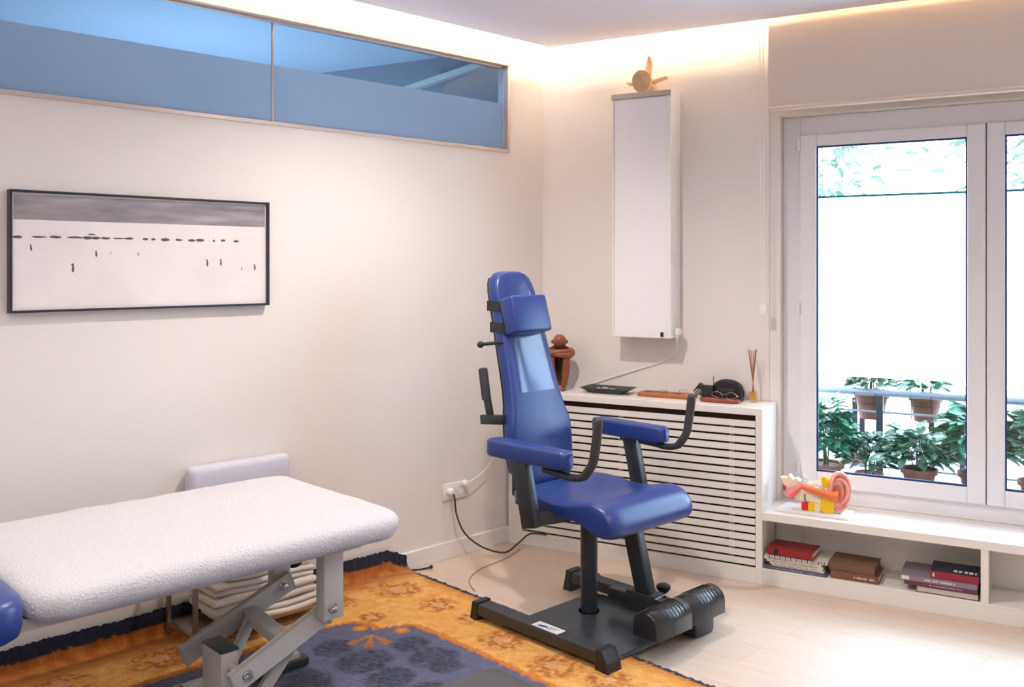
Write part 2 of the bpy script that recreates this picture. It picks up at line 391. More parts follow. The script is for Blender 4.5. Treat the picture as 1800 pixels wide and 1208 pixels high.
m=M(); m.tube([(-1.605,4.57,1.16),(-1.60,4.56,1.13),(-1.612,4.60,1.07),(-1.70,4.652,1.0),(-1.90,4.652,.93),(-2.1,4.652,.86),(-2.16,4.652,.83)],.0028,8)
solo('white_cable',m,whitep,'thin white cable drooping along the wall from the light box to the cover top','cable',(-1.8,4.65,.83))
m=M(); m.box((-1.6125,4.56,1.145),(-1.585,4.60,1.18),.005); m.cyl((-1.60,4.575,1.14),(-1.603,4.57,1.115),.007,.004,12)
solo('cable_plug',m,whitep,'small white plug fitted on the right side of the light box','plug',(-1.6,4.58,1.13))
# vertebra on top
vb=thing('vertebra_model','pale bone vertebra with a round disc and three spines on top of light box','bone model',(-1.78,4.56,2.402))
rot=Matrix.Rotation(R(14),3,'Z')
m=M(); rings=[]
for yy,r in ((-.050,.044),(-.047,.054),(-.02,.050),(.02,.052),(.023,.046)):
    rings.append([Vector((-1.785,4.56,2.4600))+rot@Vector((r*.93*math.cos(a)*(1+.02*math.sin(5*a)),yy,r*1.05*math.sin(a)*(1+.03*math.cos(3*a)))) for a in [2*math.pi*k/32 for k in range(32)]])
m.loft(rings); part('vertebral_body',m,bone,vb)
def flat(m,pts,w,th):
    rings=[]
    for i,p in enumerate(pts):
        p=Vector(p); d=(Vector(pts[min(i+1,len(pts)-1)])-Vector(pts[max(i-1,0)])).normalized(); s=d.cross(Vector((0,1,0))).normalized()
        rings.append([p+s*w[i]*math.cos(a)+Vector((0,1,0))*th*math.sin(a) for a in [2*math.pi*k/10 for k in range(10)]])
    m.loft(rings)
m=M()
flat(m,[(-1.782,4.60,2.47),(-1.775,4.605,2.51),(-1.768,4.61,2.56),(-1.765,4.605,2.595),(-1.766,4.60,2.604)],[.024,.023,.021,.012,.003],.009)
part('spinous_process',m,bone,vb)
m=M(); flat(m,[(-1.80,4.59,2.46),(-1.84,4.60,2.465),(-1.87,4.60,2.468),(-1.892,4.60,2.475)],[.020,.014,.012,.003],.009); part('transverse_process',m,bone,vb)
m=M(); flat(m,[(-1.76,4.59,2.46),(-1.72,4.60,2.472),(-1.69,4.60,2.478),(-1.668,4.60,2.482),(-1.66,4.60,2.478)],[.022,.014,.012,.012,.005],.009); part('transverse_process',m,bone,vb)
m=M(); m.ball((-1.748,4.60,2.43),.03,(1,.7,.9)); part('articular_process',m,bone,vb)

# ------------------------------------------------------------------ framed beach picture on left wall
pf=thing('framed_picture','wide black framed photo of tiny bathers in pale water under grey sky','picture',(0.0,-2.249,1.33),True)
u0,u1,z0,z1=-2.763,-1.735,1.331,1.776
def fr(m,n0,n1,t,ins=0):
    a,b,c,d=u0+ins,u1-ins,z0+ins,z1-ins
    m.box((n0,a,c),(n1,a+t,d)); m.box((n0,b-t,c),(n1,b,d)); m.box((n0,a+t,c),(n1,b-t,c+t)); m.box((n0,a+t,d-t),(n1,b-t,d))
m=M(); fr(m,.003,.038,.009); part('frame',m,mat('navy_black_frame',(.018,.018,.04),.4),pf,False,bev=.001)
m=M(); m.box((.006,u0+.009,z0+.009),(.024,u1-.009,z1-.009)); part('mat_board',m,mat('ivory_mat',(.80,.74,.71),.6),pf,False)
def skymat():
    mt=mat('printed_sky',(.17,.155,.17),.5); nt=mt.node_tree; b=nt.nodes['Principled BSDF']
    tc=nt.nodes.new('ShaderNodeTexCoord'); mp=nt.nodes.new('ShaderNodeMapping'); mp.inputs['Scale'].default_value=(1,2.2,16)
    nt.links.new(tc.outputs['Object'],mp.inputs[0]); nz=nt.nodes.new('ShaderNodeTexNoise'); nz.inputs['Scale'].default_value=1.6; nz.inputs['Detail'].default_value=3
    nt.links.new(mp.outputs[0],nz.inputs[0]); cr=nt.nodes.new('ShaderNodeValToRGB'); e=cr.color_ramp.elements
    e[0].position=.3; e[0].color=(.17,.155,.185,1); e[1].position=.7; e[1].color=(.42,.37,.37,1)
    nt.links.new(nz.outputs['Fac'],cr.inputs[0]); nt.links.new(cr.outputs[0],b.inputs['Base Color']); return mt
prm=mat('printed_water',(.86,.80,.785),.5,mix=((.80,.73,.715),3,.4,.65),coat=.25,coat_rough=.08)
m=M(); m.box((.024,u0+.016,z0+.016),(.0245,u1-.016,z1-.016)); pr_=part('print',m,prm,pf,False)
zs=1.669
m=M(); m.box((.0245,u0+.016,zs),(.0250,u1-.016,z1-.016)); part('printed_sky',m,skymat(),pr_,False)
m=M(); rnd=random.Random(3)
def blob(m,u,z,ru,rz,k=9,n0=.0245,n1=.0249):
    poly=[(u+ru*math.cos(2*math.pi*i/k)*(rnd.uniform(.75,1.1)),z+rz*math.sin(2*math.pi*i/k)*rnd.uniform(.7,1.1)) for i in range(k)]
    m.prism(poly,lambda a,b:(n0,a,b),lambda a,b:(n1,a,b))
for u,w_ in ((-2.735,.02),(-2.66,.03),(-2.605,.022),(-2.535,.035),(-2.49,.02),(-2.462,.02),(-2.425,.02),(-2.375,.026),(-2.335,.02),(-2.27,.012),(-2.24,.01),(-2.19,.02),(-2.135,.018),(-2.08,.018),(-2.045,.022),(-1.985,.006),(-1.945,.012),(-1.885,.013)):
    blob(m,u,1.606+rnd.uniform(-.001,.002),w_,rnd.uniform(.0035,.0075))
blob(m,-2.475,1.62,.016,.004)
part('printed_boats',m,mat('boat_ink',(.10,.085,.10),.6),pr_,False,kind='stuff')
for u,z,s in ((-2.69,1.565,.011),(-2.46,1.545,.011),(-2.405,1.55,.004),(-2.30,1.545,.007),(-2.545,1.49,.016),(-2.015,1.51,.014),(-1.955,1.512,.014),(-1.86,1.488,.007),(-1.80,1.492,.013)):
    m=M(); blob(m,u,z+s*.95,s*.30,s*.38,8); blob(m,u+s*.1,z,s*.32,s*.95,9); part('printed_bather',m,mat('bather_ink',(.13,.06,.06),.6),pr_,False)


# ------------------------------------------------------------------ wall socket and cords on left wall
so=thing('wall_socket','white double wall socket with round inserts low on the left wall','socket',(0,-.66,.34),True)
m=M(); m.box((.0005,-.738,.298),(.010,-.585,.383),.003); part('plate',m,whitep,so)
for u in (-.697,-.627):
    m=M(); m.lathe((.009,u,.341),[(.002,0),(.024,0),(.024,.003),(.019,.003),(.018,-.002),(.002,-.002)],24,'X'); part('insert',m,whitep,so)
m=M(); m.lathe((.0125,-.697,.343),[(.001,.0),(.019,.0),(.019,.018),(.012,.030),(.001,.030)],20,'X'); pk=[(.045,-.697,.335),(.05,-.695,.31),(.05,-.68,.22),(.06,-.63,.12),(.11,-.55,.045),(.165,-.45,.012),(.165,-.35,.042),(.165,-.265,.072),(.25,-.230,.077)]
pc=thing('power_cord','black power cord plugged into wall socket, sagging to floor behind the chair','cord',(.05,-.69,.0),True)
part('plug',m,whitep,pc,label='round white plug')
m=M(); m.tube(pk,.0045,8); part('cord',m,mat('brown_cord',(.05,.022,.018),.5),pc)
pw=thing('white_power_cord','thin white cord rising from the second socket towards the radiator cover','cord',(.03,-.6,.35),True)
m=M(); m.lathe((.0125,-.600,.372),[(.001,.0),(.017,.0),(.017,.018),(.010,.028),(.001,.028)],20,'X'); part('plug',m,whitep,pw,label='round white plug')
m=M(); m.tube([(.035,-.60,.372),(.04,-.57,.385),(.035,-.48,.42),(.02,-.38,.50),(.012,-.30,.60),(.008,-.285,.74)],.0022,8); part('cord',m,whitep,pw)
m=M(); m.tube([(.16,-.34,.004),(.22,-.5,.004),(.26,-.72,.004),(.35,-.86,.004),(.47,-.93,.004)],.0016,6)
solo('floor_wire',m,mat('grey_wire',(.14,.11,.10),.5),'thin grey wire curving over the floor beside the rug corner','wire',(.25,-.7,.003),True)

# ------------------------------------------------------------------ rug
def rug():
    st=.008; n0,n1,ua,ub=.017,2.75,-4.3,-.978
    nn=int((n1-n0)/st); nu=int((ub-ua)/st)
    bm=bmesh.new(); cl_=bm.verts.layers.float_color.new('pattern')
    prof=[(.40,-1.70),(.425,-1.61),(.444,-1.585),(.50,-1.55),(.56,-1.56),(.575,-1.535),(.60,-1.46),(.65,-1.42),(.75,-1.411),(9,-1.415)]
    def g(n):
        if n<=.40: return -1.70
        for (a,b),(c,d) in zip(prof,prof[1:]):
            if n<=c: return b+(d-b)*(n-a)/(c-a)
        return -1.415
    motifs=[(.59,-1.77,.075),(.776,-1.754,.10),(.77,-1.53,.07),(.93,-1.545,.09),(.96,-1.77,.085),(.773,-1.985,.08),(1.02,-1.56,.06),(1.15,-1.75,.09),(.62,-2.1,.08),(1.0,-2.1,.1),(1.3,-1.6,.08),(1.35,-1.95,.1),(.8,-2.4,.1),(1.15,-2.3,.1),(.6,-2.6,.1)]
    gold=[(.09,-1.25,.10),(.24,-1.20,.11),(.44,-1.48,.06),(.52,-1.19,.09),(.99,-1.25,.10),(1.30,-1.27,.11),(.74,-1.19,.07),(1.52,-1.22,.09),(.2,-1.5,.1),(.2,-1.95,.11),(.22,-2.3,.12),(.2,-2.65,.12),(.22,-3.0,.12),(1.75,-1.2,.1),(2.0,-1.25,.1)]
    def mixc(a,b,t): t=max(0,min(1,t)); return tuple(x+(y-x)*t for x,y in zip(a,b))
    NAVY=(.018,.02,.05); BLUE=(.105,.115,.205); DKB=(.030,.038,.075); ORG=(.66,.21,.012); GLD=(.80,.33,.035); CRM=(.88,.52,.17); BRN=(.50,.145,.015)
    def pat(n,u):
        w1=noise.noise((n*9,u*9,1))*.012; w2=noise.noise((n*25,u*25,5)); w3=noise.noise((n*60,u*60,9))
        e=ub-u; edge=min(e+w3*.006,n*1.0-.03+w3*.006) if n<1 else e+w3*.006
        if edge<.028: return NAVY,.2
        n_=n+w3*.006; u_=u+w2*.004
        # inner field signed distance
        d=min(n_-.412, g(n_)-u_)
        if d>0:
            c=mixc(BLUE,(.13,.14,.235),.5+w2); h=-.15
            best=0
            for a,b,r in motifs:
                q=math.hypot((n-a),(u-b)*.9)/r
                if q<1.15:
                    ang=math.atan2(n-a,u-b); pet=.5+.5*math.sin(ang*3+q*2+7*noise.noise((n*32,u*32,a))+4*noise.noise((n*14,u*14,b)))
                    best=max(best,min(1,(1.15-q)*3)*(.35+.75*pet)*(.75+.9*abs(noise.noise((n*45,u*45,3)))))
            c=mixc(c,DKB,best*1.3)
            # shell ornament
            a,b=.590,-1.585; dn,du=n-a,u-b; q=math.hypot(dn,du); ang=math.atan2(-du,dn)
            if q<.125 and -.95<ang-.75<1.0:
                if math.cos((ang-.75)*9)>.1 or q<.03: c=mixc((.60,.22,.03),(.45,.14,.02),q/.1); h=.2
            for a,b,r in ((.505,-1.585,.030),(.640,-1.475,.032)):
                q=math.hypot(n-a,u-b)
                if q<r: c=ORG if q>r*.45 else GLD; h=.4
            return c,h
        if d>-.030: return mixc((.60,.16,.006),(.78,.27,.015),.5+w3),1.6
        t=.5+.9*w2+.4*w3
        c=mixc(GLD,CRM,t*.9 if d<-.05 else t); h=.0+.3*w2
        if n<.16: c=mixc(BRN,c,(n-.05)/.11)
        elif e<.09: c=mixc(ORG,c,(e-.03)/.06)
        for a,b,r in gold:
            q=math.hypot(n-a,u-b)/r
            if q<1.1:
                ang=math.atan2(n-a,u-b); f=.5+.5*math.sin(ang*3+q*9*(1 if q<.5 else 0)+8*noise.noise((n*24,u*24,a*3))+4*noise.noise((n*11,u*11,b)))
                k=min(1,(1.1-q)*2.5)*f*(.55+abs(w2)*1.4)
                c=mixc(c,(.48,.13,.006),k*1.6); h+=k*.4
                if q<.33: c=mixc(c,(.80,.44,.20),.7)
        return c,h
    grid=[]
    def pos(s_,hh):
        # arclength from the upper edge on the wall -> (n,z), normal
        v=hh-.030
        if s_<v: return .018,.022+.030+(v-s_),1,0
        a=(s_-v)/(.030*math.pi/2)
        if a<1: return .048-.030*math.cos(a*math.pi/2),.052-.030*math.sin(a*math.pi/2),math.cos(a*math.pi/2),math.sin(a*math.pi/2)
        return .048+(s_-v-.0471),.022,0,1
    smax=2.75
    for i in range(nn+1):
        s_=i*st; row=[]
        for j in range(nu+1):
            u=ua+j*st; hh=.108+.012*noise.noise((u*3.1,0,3)); e=ub-u
            if e<.12: hh-=.055*(1-e/.12)
            n,z,an,az=pos(s_,hh)
            c,h=pat(max(s_-.085,.07) if s_>.155 else .07,u) if s_>.155 else pat(.10,u)
            if n>.2: c,h=pat(n,u)
            w3=noise.noise((s_*60,u*60,9)); w2=noise.noise((s_*22,u*22,4))
            if s_+w3*.006<.058: c,h=(.018,.02,.05),.3
            elif s_<.155: c=mixc((.42,.11,.012),(.56,.19,.03),.5+w2*1.2); h=.4*w2
            elif n<.2: c=mixc((.60,.20,.02),c,(n-.07)/.08)
            d=.004*h+.0045*noise.noise((s_*70,u*70,2))+random.uniform(-.0022,.0022)
            n+=an*(d+.003); z+=az*(d-.003)
            if i==0: z+=random.uniform(-.004,.004)
            if j==nu: z=min(z,.002) if n>.06 else z; u+=.005*noise.noise((n*60,0,7))+random.uniform(-.002,.002)
            elif j>=nu-2: u+=.006*noise.noise((n*50,0,7))
            v=bm.verts.new((max(n,.0165),u,z)); v[cl_]=(*c,1); row.append(v)
        grid.append(row)
    for i in range(nn):
        for j in range(nu):
            bm.faces.new((grid[i][j],grid[i+1][j],grid[i+1][j+1],grid[i][j+1]))
    for v in bm.verts: v.co-=Vector((1.2,-2.6,0))
    me=bpy.data.meshes.new('patterned_rug'); bm.to_mesh(me); bm.free()
    for p_ in me.polygons: p_.use_smooth=True
    me.materials.append(vcolmat('rug_wool',.95,(420,.9,.004),.2,.14,150))
    o=bpy.data.objects.new('patterned_rug',me); col.objects.link(o); place(o,(1.2,-2.6,0),True)
    tag(o,'thick gold and navy floral pile rug lying on floor, curling up the left wall','rug')
rug()
m=M(); m.tube([(.02,-.985,.006),(.06,-.93,.007),(.075,-.88,.009)],[.004,.004,.005],6); m.ball((.078,-.872,.011),.009)
solo('rug_tassel',m,mat('navy_yarn',(.03,.025,.05),.9),'short dark tassel poking out from the rug corner by the skirting','tassel',(.06,-.92,0),True)

# ------------------------------------------------------------------ blue treatment chair (coordinates: n away from left wall, u along it, z up)
c=thing('treatment_chair','blue vinyl treatment chair with padded arms, head pillow and black steel base','chair',(1.08,-.80,0),True)
def nf(z): return .75+(.8-z)*(.29 if z>.8 else .12)
UC=-.765
def back_rings(front,back,shrink=0,zs=None):
    rings=[]
    for z,hw in zs:
        nfz=nf(z)+front; nb=nf(z)+back
        hw-=shrink
        pts=[]
        rr=min(.022,hw*.5); 
        # rounded rectangle in (n,u)
        for cx,cy,a0 in ((nfz-rr,UC+hw-rr,0),(nb+rr,UC+hw-rr,90),(nb+rr,UC-hw+rr,180),(nfz-rr,UC-hw+rr,270)):
            for k in range(5):
                a=R(a0+k*22.5); pts.append((cx+rr*math.cos(a),cy+rr*math.sin(a),z))
        rings.append(pts)
    return rings
ZS=[(.505,.06),(.51,.095),(.522,.125),(.545,.155),(.58,.172),(.65,.186),(.72,.191),(.78,.190),(.82,.183),(.87,.168),(.93,.157),(1.02,.150),(1.18,.140),(1.30,.132),(1.38,.127),(1.42,.118),(1.445,.104),(1.462,.085),(1.472,.055),(1.475,.03)]
m=M(); m.loft(back_rings(0,-.070,0,ZS)); bk=part('backrest',m,vinyl,c,angle=50,bev=0)
m=M(); m.loft(back_rings(-.068,-.078,.02,[z for z in ZS if .55<z[0]<1.45])); part('back_board',m,plasblk,bk)
# clear protective cover, front upper half
m=M(); pts=[(z,hw-.006) for z,hw in ZS if .94<z<1.46]; pts=[(.935,.150)]+pts
rings=[]
for z,hw in pts:
    rings.append([(nf(z)+.0045-.012*abs(t)**8+.0015*math.sin(z*40+t*3),UC+hw*t,z) for t in [-1+2*k/14 for k in range(15)]])
m.loft(rings,False,False)
cov=glassmat('clear_vinyl',(.80,.87,.97),.09); cnt=cov.node_tree
for l_ in list(cnt.nodes['Mix Shader'].inputs[0].links): cnt.links.remove(l_)
cnt.nodes['Mix Shader'].inputs[0].default_value=.07
part('clear_cover',m,cov,bk,label='clear glossy plastic sleeve over the upper backrest')
# pillow + straps
tilt=Matrix.Rotation(math.atan(-.29),4,'Y')
def tm(n,u,z): 
    mx=Matrix.Translation((n,u,z))@tilt; return mx
m=M(); m.box((-.045,-.112,-.085),(.045,.112,.085),.014,3,tm(nf(1.275)+.05,-.79,1.278)); pl=part('head_pillow',m,vinyl,c)
for z,hw in ((1.318,.132),(1.222,.139)):
    m=M(); n_=nf(z); k=.046
    m.bar((n_-.080,UC-hw-.002,z),(n_+.002,UC-hw-.002,z),.002,k); m.bar((n_,UC-hw-.002,z),(n_+.050,UC-.118,z),.002,k); m.bar((n_-.080,UC-hw,z),(n_-.080,UC+hw,z),.002,k); m.bar((n_-.08,UC+hw+.002,z),(n_+.03,UC+.08,z),.002,k)
    part('strap',m,plasblk,c,label='black elastic strap round the backrest')
# seat
top=[(.80,.545),(.84,.556),(.92,.554),(1.02,.545),(1.10,.541),(1.17,.550),(1.24,.570),(1.30,.574),(1.35,.556),(1.385,.515),(1.392,.475),(1.378,.448)]
bot=[(1.35,.438),(1.31,.448),(1.26,.472),(1.17,.484),(1.02,.482),(.90,.480),(.83,.488),(.80,.515)]
rings=[]
HW=.272
for t in [-1,-.985,-.95,-.88,-.7,-.4,0,.4,.7,.88,.95,.985,1]:
    e=max(0,(abs(t)-.85)/.15); e=e*e
    poly=top+bot; cn,cz=1.08,.515; ring=[]
    for n,z in poly:
        n2=n+(.05*e if n<.95 else 0)
        if n<.95: n2=n+.06*e
        if n>1.25: n2=n-.030*e
        z2=z-(.010*e if z>.53 else -.006*e)
        # shallow scoop in the middle
        z2-=.012*(1-t*t)*(1 if z>.53 else 0)*max(0,1-abs(n-1.03)/.25)
        ring.append((n2,UC+HW*t*(1-.0*e)+(.0),z2))
    rings.append(ring)
m=M(); m.loft(rings); part('seat_cushion',m,vinyl,c,angle=70,sub=1)
m=M(); m.box((.74,UC-.17,.455),(.80,UC+.17,.515),.006); m.box((.78,UC-.11,.462),(1.24,UC+.11,.492),.005); m.box((.72,UC-.17,.49),(.745,UC+.10,.60),.004)
for k in range(6): m.cyl((1.12+.018*k,UC-.20,.486),(1.12+.018*k,UC+.20,.486),.010,seg=8)
part('seat_frame',m,metalblk,c)
# armrests
def arm(nr,nfz,uc,zt,th=.072,hw=.041):
    m=M(); rings=[]
    L=nfz-nr
    st=[(0,.35),(.012,.72),(.035,.95),(.07,1.04),(.2,1.08),(.5,1.04),(.8,.98),(.90,.95),(.95,.86),(.98,.66),(1,.35)]
    for t,s_ in st:
        n=nr+L*t; h=hw*s_; zc=zt-th/2; hh=th/2*(1 if .02<t<.97 else .82); r=min(.014,h*.6)
        pts=[]
        for cy,cz,a0 in ((uc+h-r,zc+hh-r,0),(uc-h+r,zc+hh-r,90),(uc-h+r,zc-hh+r,180),(uc+h-r,zc-hh+r,270)):
            for k in range(5):
                a=R(a0+k*22.5); pts.append((n,cy+r*math.cos(a),cz+r*math.sin(a)))
        rings.append(pts)
    return m.loft(rings)
for (nr,nz,uc,zt) in ((.795,1.245,-1.125,.782),(.745,1.165,-.405,.782)):
    ap=part('armrest_pad',arm(nr,nz,uc,zt),vinyl,c,angle=60)
    for n in (nr+.16,nz-.12):
        m=M(); m.cyl((n,uc+.0,zt-.085),(n,uc,zt-.068),.007,seg=10); part('pad_screw',m,plasblk,ap)
m=M(); m.bar((.985,-1.135,.712),(1.045,-1.135,.452),.040,.078,(1,0,0),.004); m.bar((1.045,-1.12,.485),(1.09,-.88,.478),.05,.05,(0,0,1),.004)
part('arm_post',m,metalblk,c)
m=M(); m.bar((.955,-.400,.712),(1.015,-.400,.47),.040,.070,(1,0,0),.004); m.bar((1.01,-.41,.475),(1.06,-.60,.475),.05,.04,(0,0,1),.004)
part('arm_post',m,metalblk,c)
for dn,uc,z0 in ((0,-1.120,0),(-.085,-.405,.012)):
    m=M(); m.tube([(1.10+dn,uc,.692+z0),(1.19+dn,uc,.688+z0),(1.25+dn,uc,.684+z0),(1.315+dn,uc,.700+z0),(1.352+dn,uc,.75+z0),(1.366+dn,uc,.80+z0)],.0145,14); h=part('hand_grip',m,metalblk,c)
    m=M(); m.tube([(1.312+dn,uc,.699+z0),(1.352+dn,uc,.75+z0),(1.366+dn,uc,.80+z0),(1.376+dn,uc,.86+z0),(1.383+dn,uc,.915+z0),(1.385+dn,uc,.928+z0)],[.017,.0175,.018,.0185,.0185,.012],16); part('foam_sleeve',m,gripm,h,label='soft dark grey foam grip')
# side lever behind the back
m=M(); m.bar((.55,-.955,.808),(.69,-.955,.822),.03,.042,(0,0,1),.003); m.bar((.605,-.955,.82),(.575,-.955,.93),.016,.038,(1,0,0),.003); 
lv=part('recline_lever',m,metalblk,c)
m=M(); m.tube([(.578,-.955,.90),(.553,-.955,1.035),(.552,-.955,1.04)],[.021,.021,.014],14,smooth=0); part('foam_sleeve',m,gripm,lv)
m=M(); m.cyl((.545,-.955,1.146),(.63,-.90,1.158),.008); m.ball((.54,-.958,1.145),.016); part('adjuster_knob',m,plasblk,c)
# column, strut
m=M(); m.cyl((1.045,-.79,.03),(1.045,-.79,.47),.0365,seg=32); m.cyl((1.045,-.79,.028),(1.045,-.79,.034),.046); part('column',m,metalblk,c)
m=M(); m.bar((1.195,-.70,.45),(1.285,-.70,.12),.05,.072,(1,0,0),.004); part('front_strut',m,metalblk,c)
# base
m=M(); m.box((.90,-1.14,.022),(1.44,-.60,.030)); m.box((.955,-1.14,.030),(1.43,-.60,.034)); part('base_plate',m,mat('base_plate_metal',(.10,.122,.145),.30,.45),c,False,bev=.001)
for u in (-1.185,-.608):
    m=M(); m.box((.765,u,.042),(1.44,u+.072,.088)); rl=part('base_rail',m,mat('rail_metal',(.055,.060,.068),.38,.35),c,False,bev=.004)
    for a,b in ((.725,.775),(1.425,1.492)):
        m=M(); sgn=-1 if a<1 else 1
        poly=[(a if sgn>0 else b,.0),(b-.0 if sgn>0 else a,.0),(b-.012 if sgn>0 else a+.012,.055),(b-.035 if sgn>0 else a+.02,.096),(a if sgn>0 else b,.096)]
        m.prism(poly,lambda x,z:(x,u-.004,z),lambda x,z:(x,u+.076,z)); part('end_foot',m,plasblk,rl,False,bev=.003)
m=M(); m.box((1.085,-1.178,.0882),(1.225,-1.128,.0892)); lb=part('label_plate',m,mat('label_white',(.72,.72,.70),.4),c,False,label='white rectangular maker label with a small blue emblem')
m=M(); m.loft([[(1.13+.022*math.cos(a)+.010*math.sin(a),-1.158+.010*math.sin(a),z) for a in [2*math.pi*k/16 for k in range(16)]] for z in (.0892,.0896)])
part('emblem',m,mat('emblem_blue',(.03,.06,.30),.5),lb)
m=M()
for k in range(3): m.box((1.155,-1.146-.010*k,.0892),(1.205-.012*k,-1.142-.010*k,.0895))
part('label_print',m,mat('label_ink',(.10,.11,.18),.5),lb,kind='stuff')
m=M(); m.box((1.12,-.590,.0882),(1.20,-.555,.0892)); part('label_strip',m,mat('label_white',(.72,.72,.70),.4),c,False)
# footrest assembly
m=M(); m.bar((1.09,-.70,.105),(1.23,-.70,.105),.045,.045,(0,0,1),.003); m.box((1.20,-.735,.068),(1.345,-.655,.150),.004); m.bar((1.30,-.70,.13),(1.47,-.735,.14),.05,.02,(0,0,1),.003); part('footrest_clamp',m,metalblk,c)
m=M(); m.box((1.3452,-.730,.075),(1.350,-.66,.145)); m.cyl((1.35,-.69,.115),(1.356,-.69,.115),.012,seg=14); part('clamp_plate',m,chrome,c,label='bright metal end plate')
m=M(); m.cyl((1.48,-.95,.15),(1.48,-.52,.15),.014); part('roller_shaft',m,metalblk,c)
def roller(u0,u1,nc,zb):
    m=M(); w_=.060; rings=[]
    prof=[(-w_,0)]+[(-w_*math.cos(R(a)),.048+.055*math.sin(R(a))) for a in range(0,181,12)]+[(w_,0)]
    for u,s_ in ((u0,.90),(u0+.008,1),(u1-.008,1),(u1,.90)):
        rings.append([(nc+x*s_,u,zb+.05+(z-.05)*s_) for x,z in prof])
    m.loft(rings)
    # raised ribs over the top
    for k in range(7):
        uu=u0+(u1-u0)*(.28+.09*k)
        rr=[(nc+(w_)*-math.cos(R(a)),uu,zb+.048+(.055)*math.sin(R(a))) for a in range(25,156,10)]
        m.tube(rr,.0026,5,smooth=0)
    return m
part('foot_roller',roller(-.985,-.755,1.495,.094),mat('ribbed_rubber',(.022,.024,.028),.26),c,angle=45)
part('foot_roller',roller(-.728,-.500,1.475,.084),mat('ribbed_rubber',(.022,.024,.028),.26),c,angle=45)
m=M(); m.box((1.36,-.66,.004),(1.50,-.53,.10),.012); part('roller_bracket',m,metalblk,c)
for n,u in ((.80,-.47),(1.17,-.47)):
    m=M(); m.lathe((n,u,.030),[(.004,-.02),(.028,-.018),(.030,-.008),(.030,.008),(.028,.018),(.004,.02)],20,'Y'); m.box((n-.05,u-.05,.03),(n+.012,u-.015,.062),.006); m.lathe((n,u+.022,.030),[(.002,-.004),(.014,-.003),(.012,.006),(.002,.008)],14,'Y')
    part('castor',m,plasblk,c)
m=M(); m.cyl((1.29,-.62,.10),(1.29,-.60,.125),.010); m.lathe((1.29,-.595,.120),[(.010,0),(.022,.012),(.030,.022),(.030,.034),(.02,.040),(.002,.041)],18); part('clamp_knob',m,plasblk,c)

# ------------------------------------------------------------------ treatment table
t=thing('massage_table','height-adjustable cream steel massage table with scissor legs, under a white terry cover','table',(.75,-2.6,0),True)
def slab(a0,a1,b0,b1,levels,rc=.10,amp=.0,seed=0,nper=26):
    rings=[]
    for z,ins in levels:
        x0,x1,y0,y1=a0+ins,a1-ins,b0+ins,b1-ins; r=max(.015,rc-ins*.8); pts=[]
        cs=[((x1-r,y1-r),0),((x0+r,y1-r),90),((x0+r,y0+r),180),((x1-r,y0+r),270)]
        for i,(cc,a) in enumerate(cs):
            arc=[(cc[0]+r*math.cos(R(a+k*11.25)),cc[1]+r*math.sin(R(a+k*11.25))) for k in range(9)]
            pts+=arc
            nc,na=cs[(i+1)%4]; q=(nc[0]+r*math.cos(R(na)),nc[1]+r*math.sin(R(na))); p_=arc[-1]
            for k in range(1,nper): pts.append((p_[0]+(q[0]-p_[0])*k/nper,p_[1]+(q[1]-p_[1])*k/nper))
        ring=[]
        for x,y in pts:
            d=amp*noise.noise((x*7+seed,y*7,z*9)); d2=amp*noise.noise((x*9+seed,y*9,z*30+4))*max(0,1-ins/.25)
            ring.append((x+d,y+d,z+d2))
        rings.append(ring)
    return rings
m=M(); m.loft(slab(.335,1.115,-3.02,-1.86,[(.588,0),(.59,0),(.64,0),(.65,.01)],.09)); part('mattress',m,vinyl,t)
m=M(); m.loft(slab(.40,1.06,-3.6,-1.95,[(.552,0),(.588,0)],.02)); part('table_frame',m,creamm,t)
m=M(); m.loft(slab(.335,1.185,-3.60,-3.028,[(.566,.02),(.575,.006),(.60,0),(.65,0),(.668,.008),(.676,.03)],.085)); part('head_cushion',m,vinyl,t,angle=60,label='bare blue vinyl head cushion')
# brackets
m=M(); m.box((1.005,-2.105,.335),(1.055,-2.030,.588),.003); part('top_bracket',m,creamm,t)
m=M(); m.box((.66,-2.09,.335),(.70,-2.02,.588),.003); part('top_bracket',m,creamm,t)
def seg(p,q,w_,h_,name): 
    m=M(); m.bar(p,q,w_,h_,(0,0,1),.003); return part(name,m,creamm,t)
seg((.988,-2.01,.358),(.988,-2.395,.200),.028,.060,'scissor_arm')
seg((.715,-2.03,.376),(.715,-2.43,.214),.028,.060,'scissor_arm')
seg((.73,-2.20,.305),(.975,-2.20,.275),.05,.04,'cross_bar')
seg((.75,-2.20,.30),(.82,-2.34,.14),.02,.035,'brace')
seg((.965,-2.15,.28),(.93,-2.31,.06),.022,.032,'brace')
m=M(); m.box((.795,-2.400,.048),(.925,-2.340,.275),.003); ps=part('base_post',m,creamm,t)
m=M(); m.box((.793,-2.402,.275),(.927,-2.338,.282),.002); part('post_cap',m,greencap,ps)
m=M(); m.cyl((.70,-2.365,.232),(1.0,-2.365,.222),.013); part('pivot_axle',m,creamm,t)
m=M(); m.bar((.62,-3.5,.045),(.62,-1.95,.045),.06,.05,(0,0,1),.003); m.bar((1.02,-3.5,.045),(1.02,-2.32,.045),.06,.05,(0,0,1),.003); m.bar((.6,-2.41,.045),(1.05,-2.41,.045),.06,.05,(0,0,1),.003); m.bar((.6,-3.45,.045),(1.05,-3.45,.045),.06,.05,(0,0,1),.003)
part('base_frame',m,creamm,t)
for n_ in (.60,1.04):
    m=M(); m.bar((n_,-3.45,.05),(n_,-3.45,.55),.05,.05,(0,1,0)); part('rear_post',m,creamm,t)
m=M(); m.box((.575,-2.14,.022),(.665,-1.92,.052),.006); part('foot_pad',m,greencap,t)
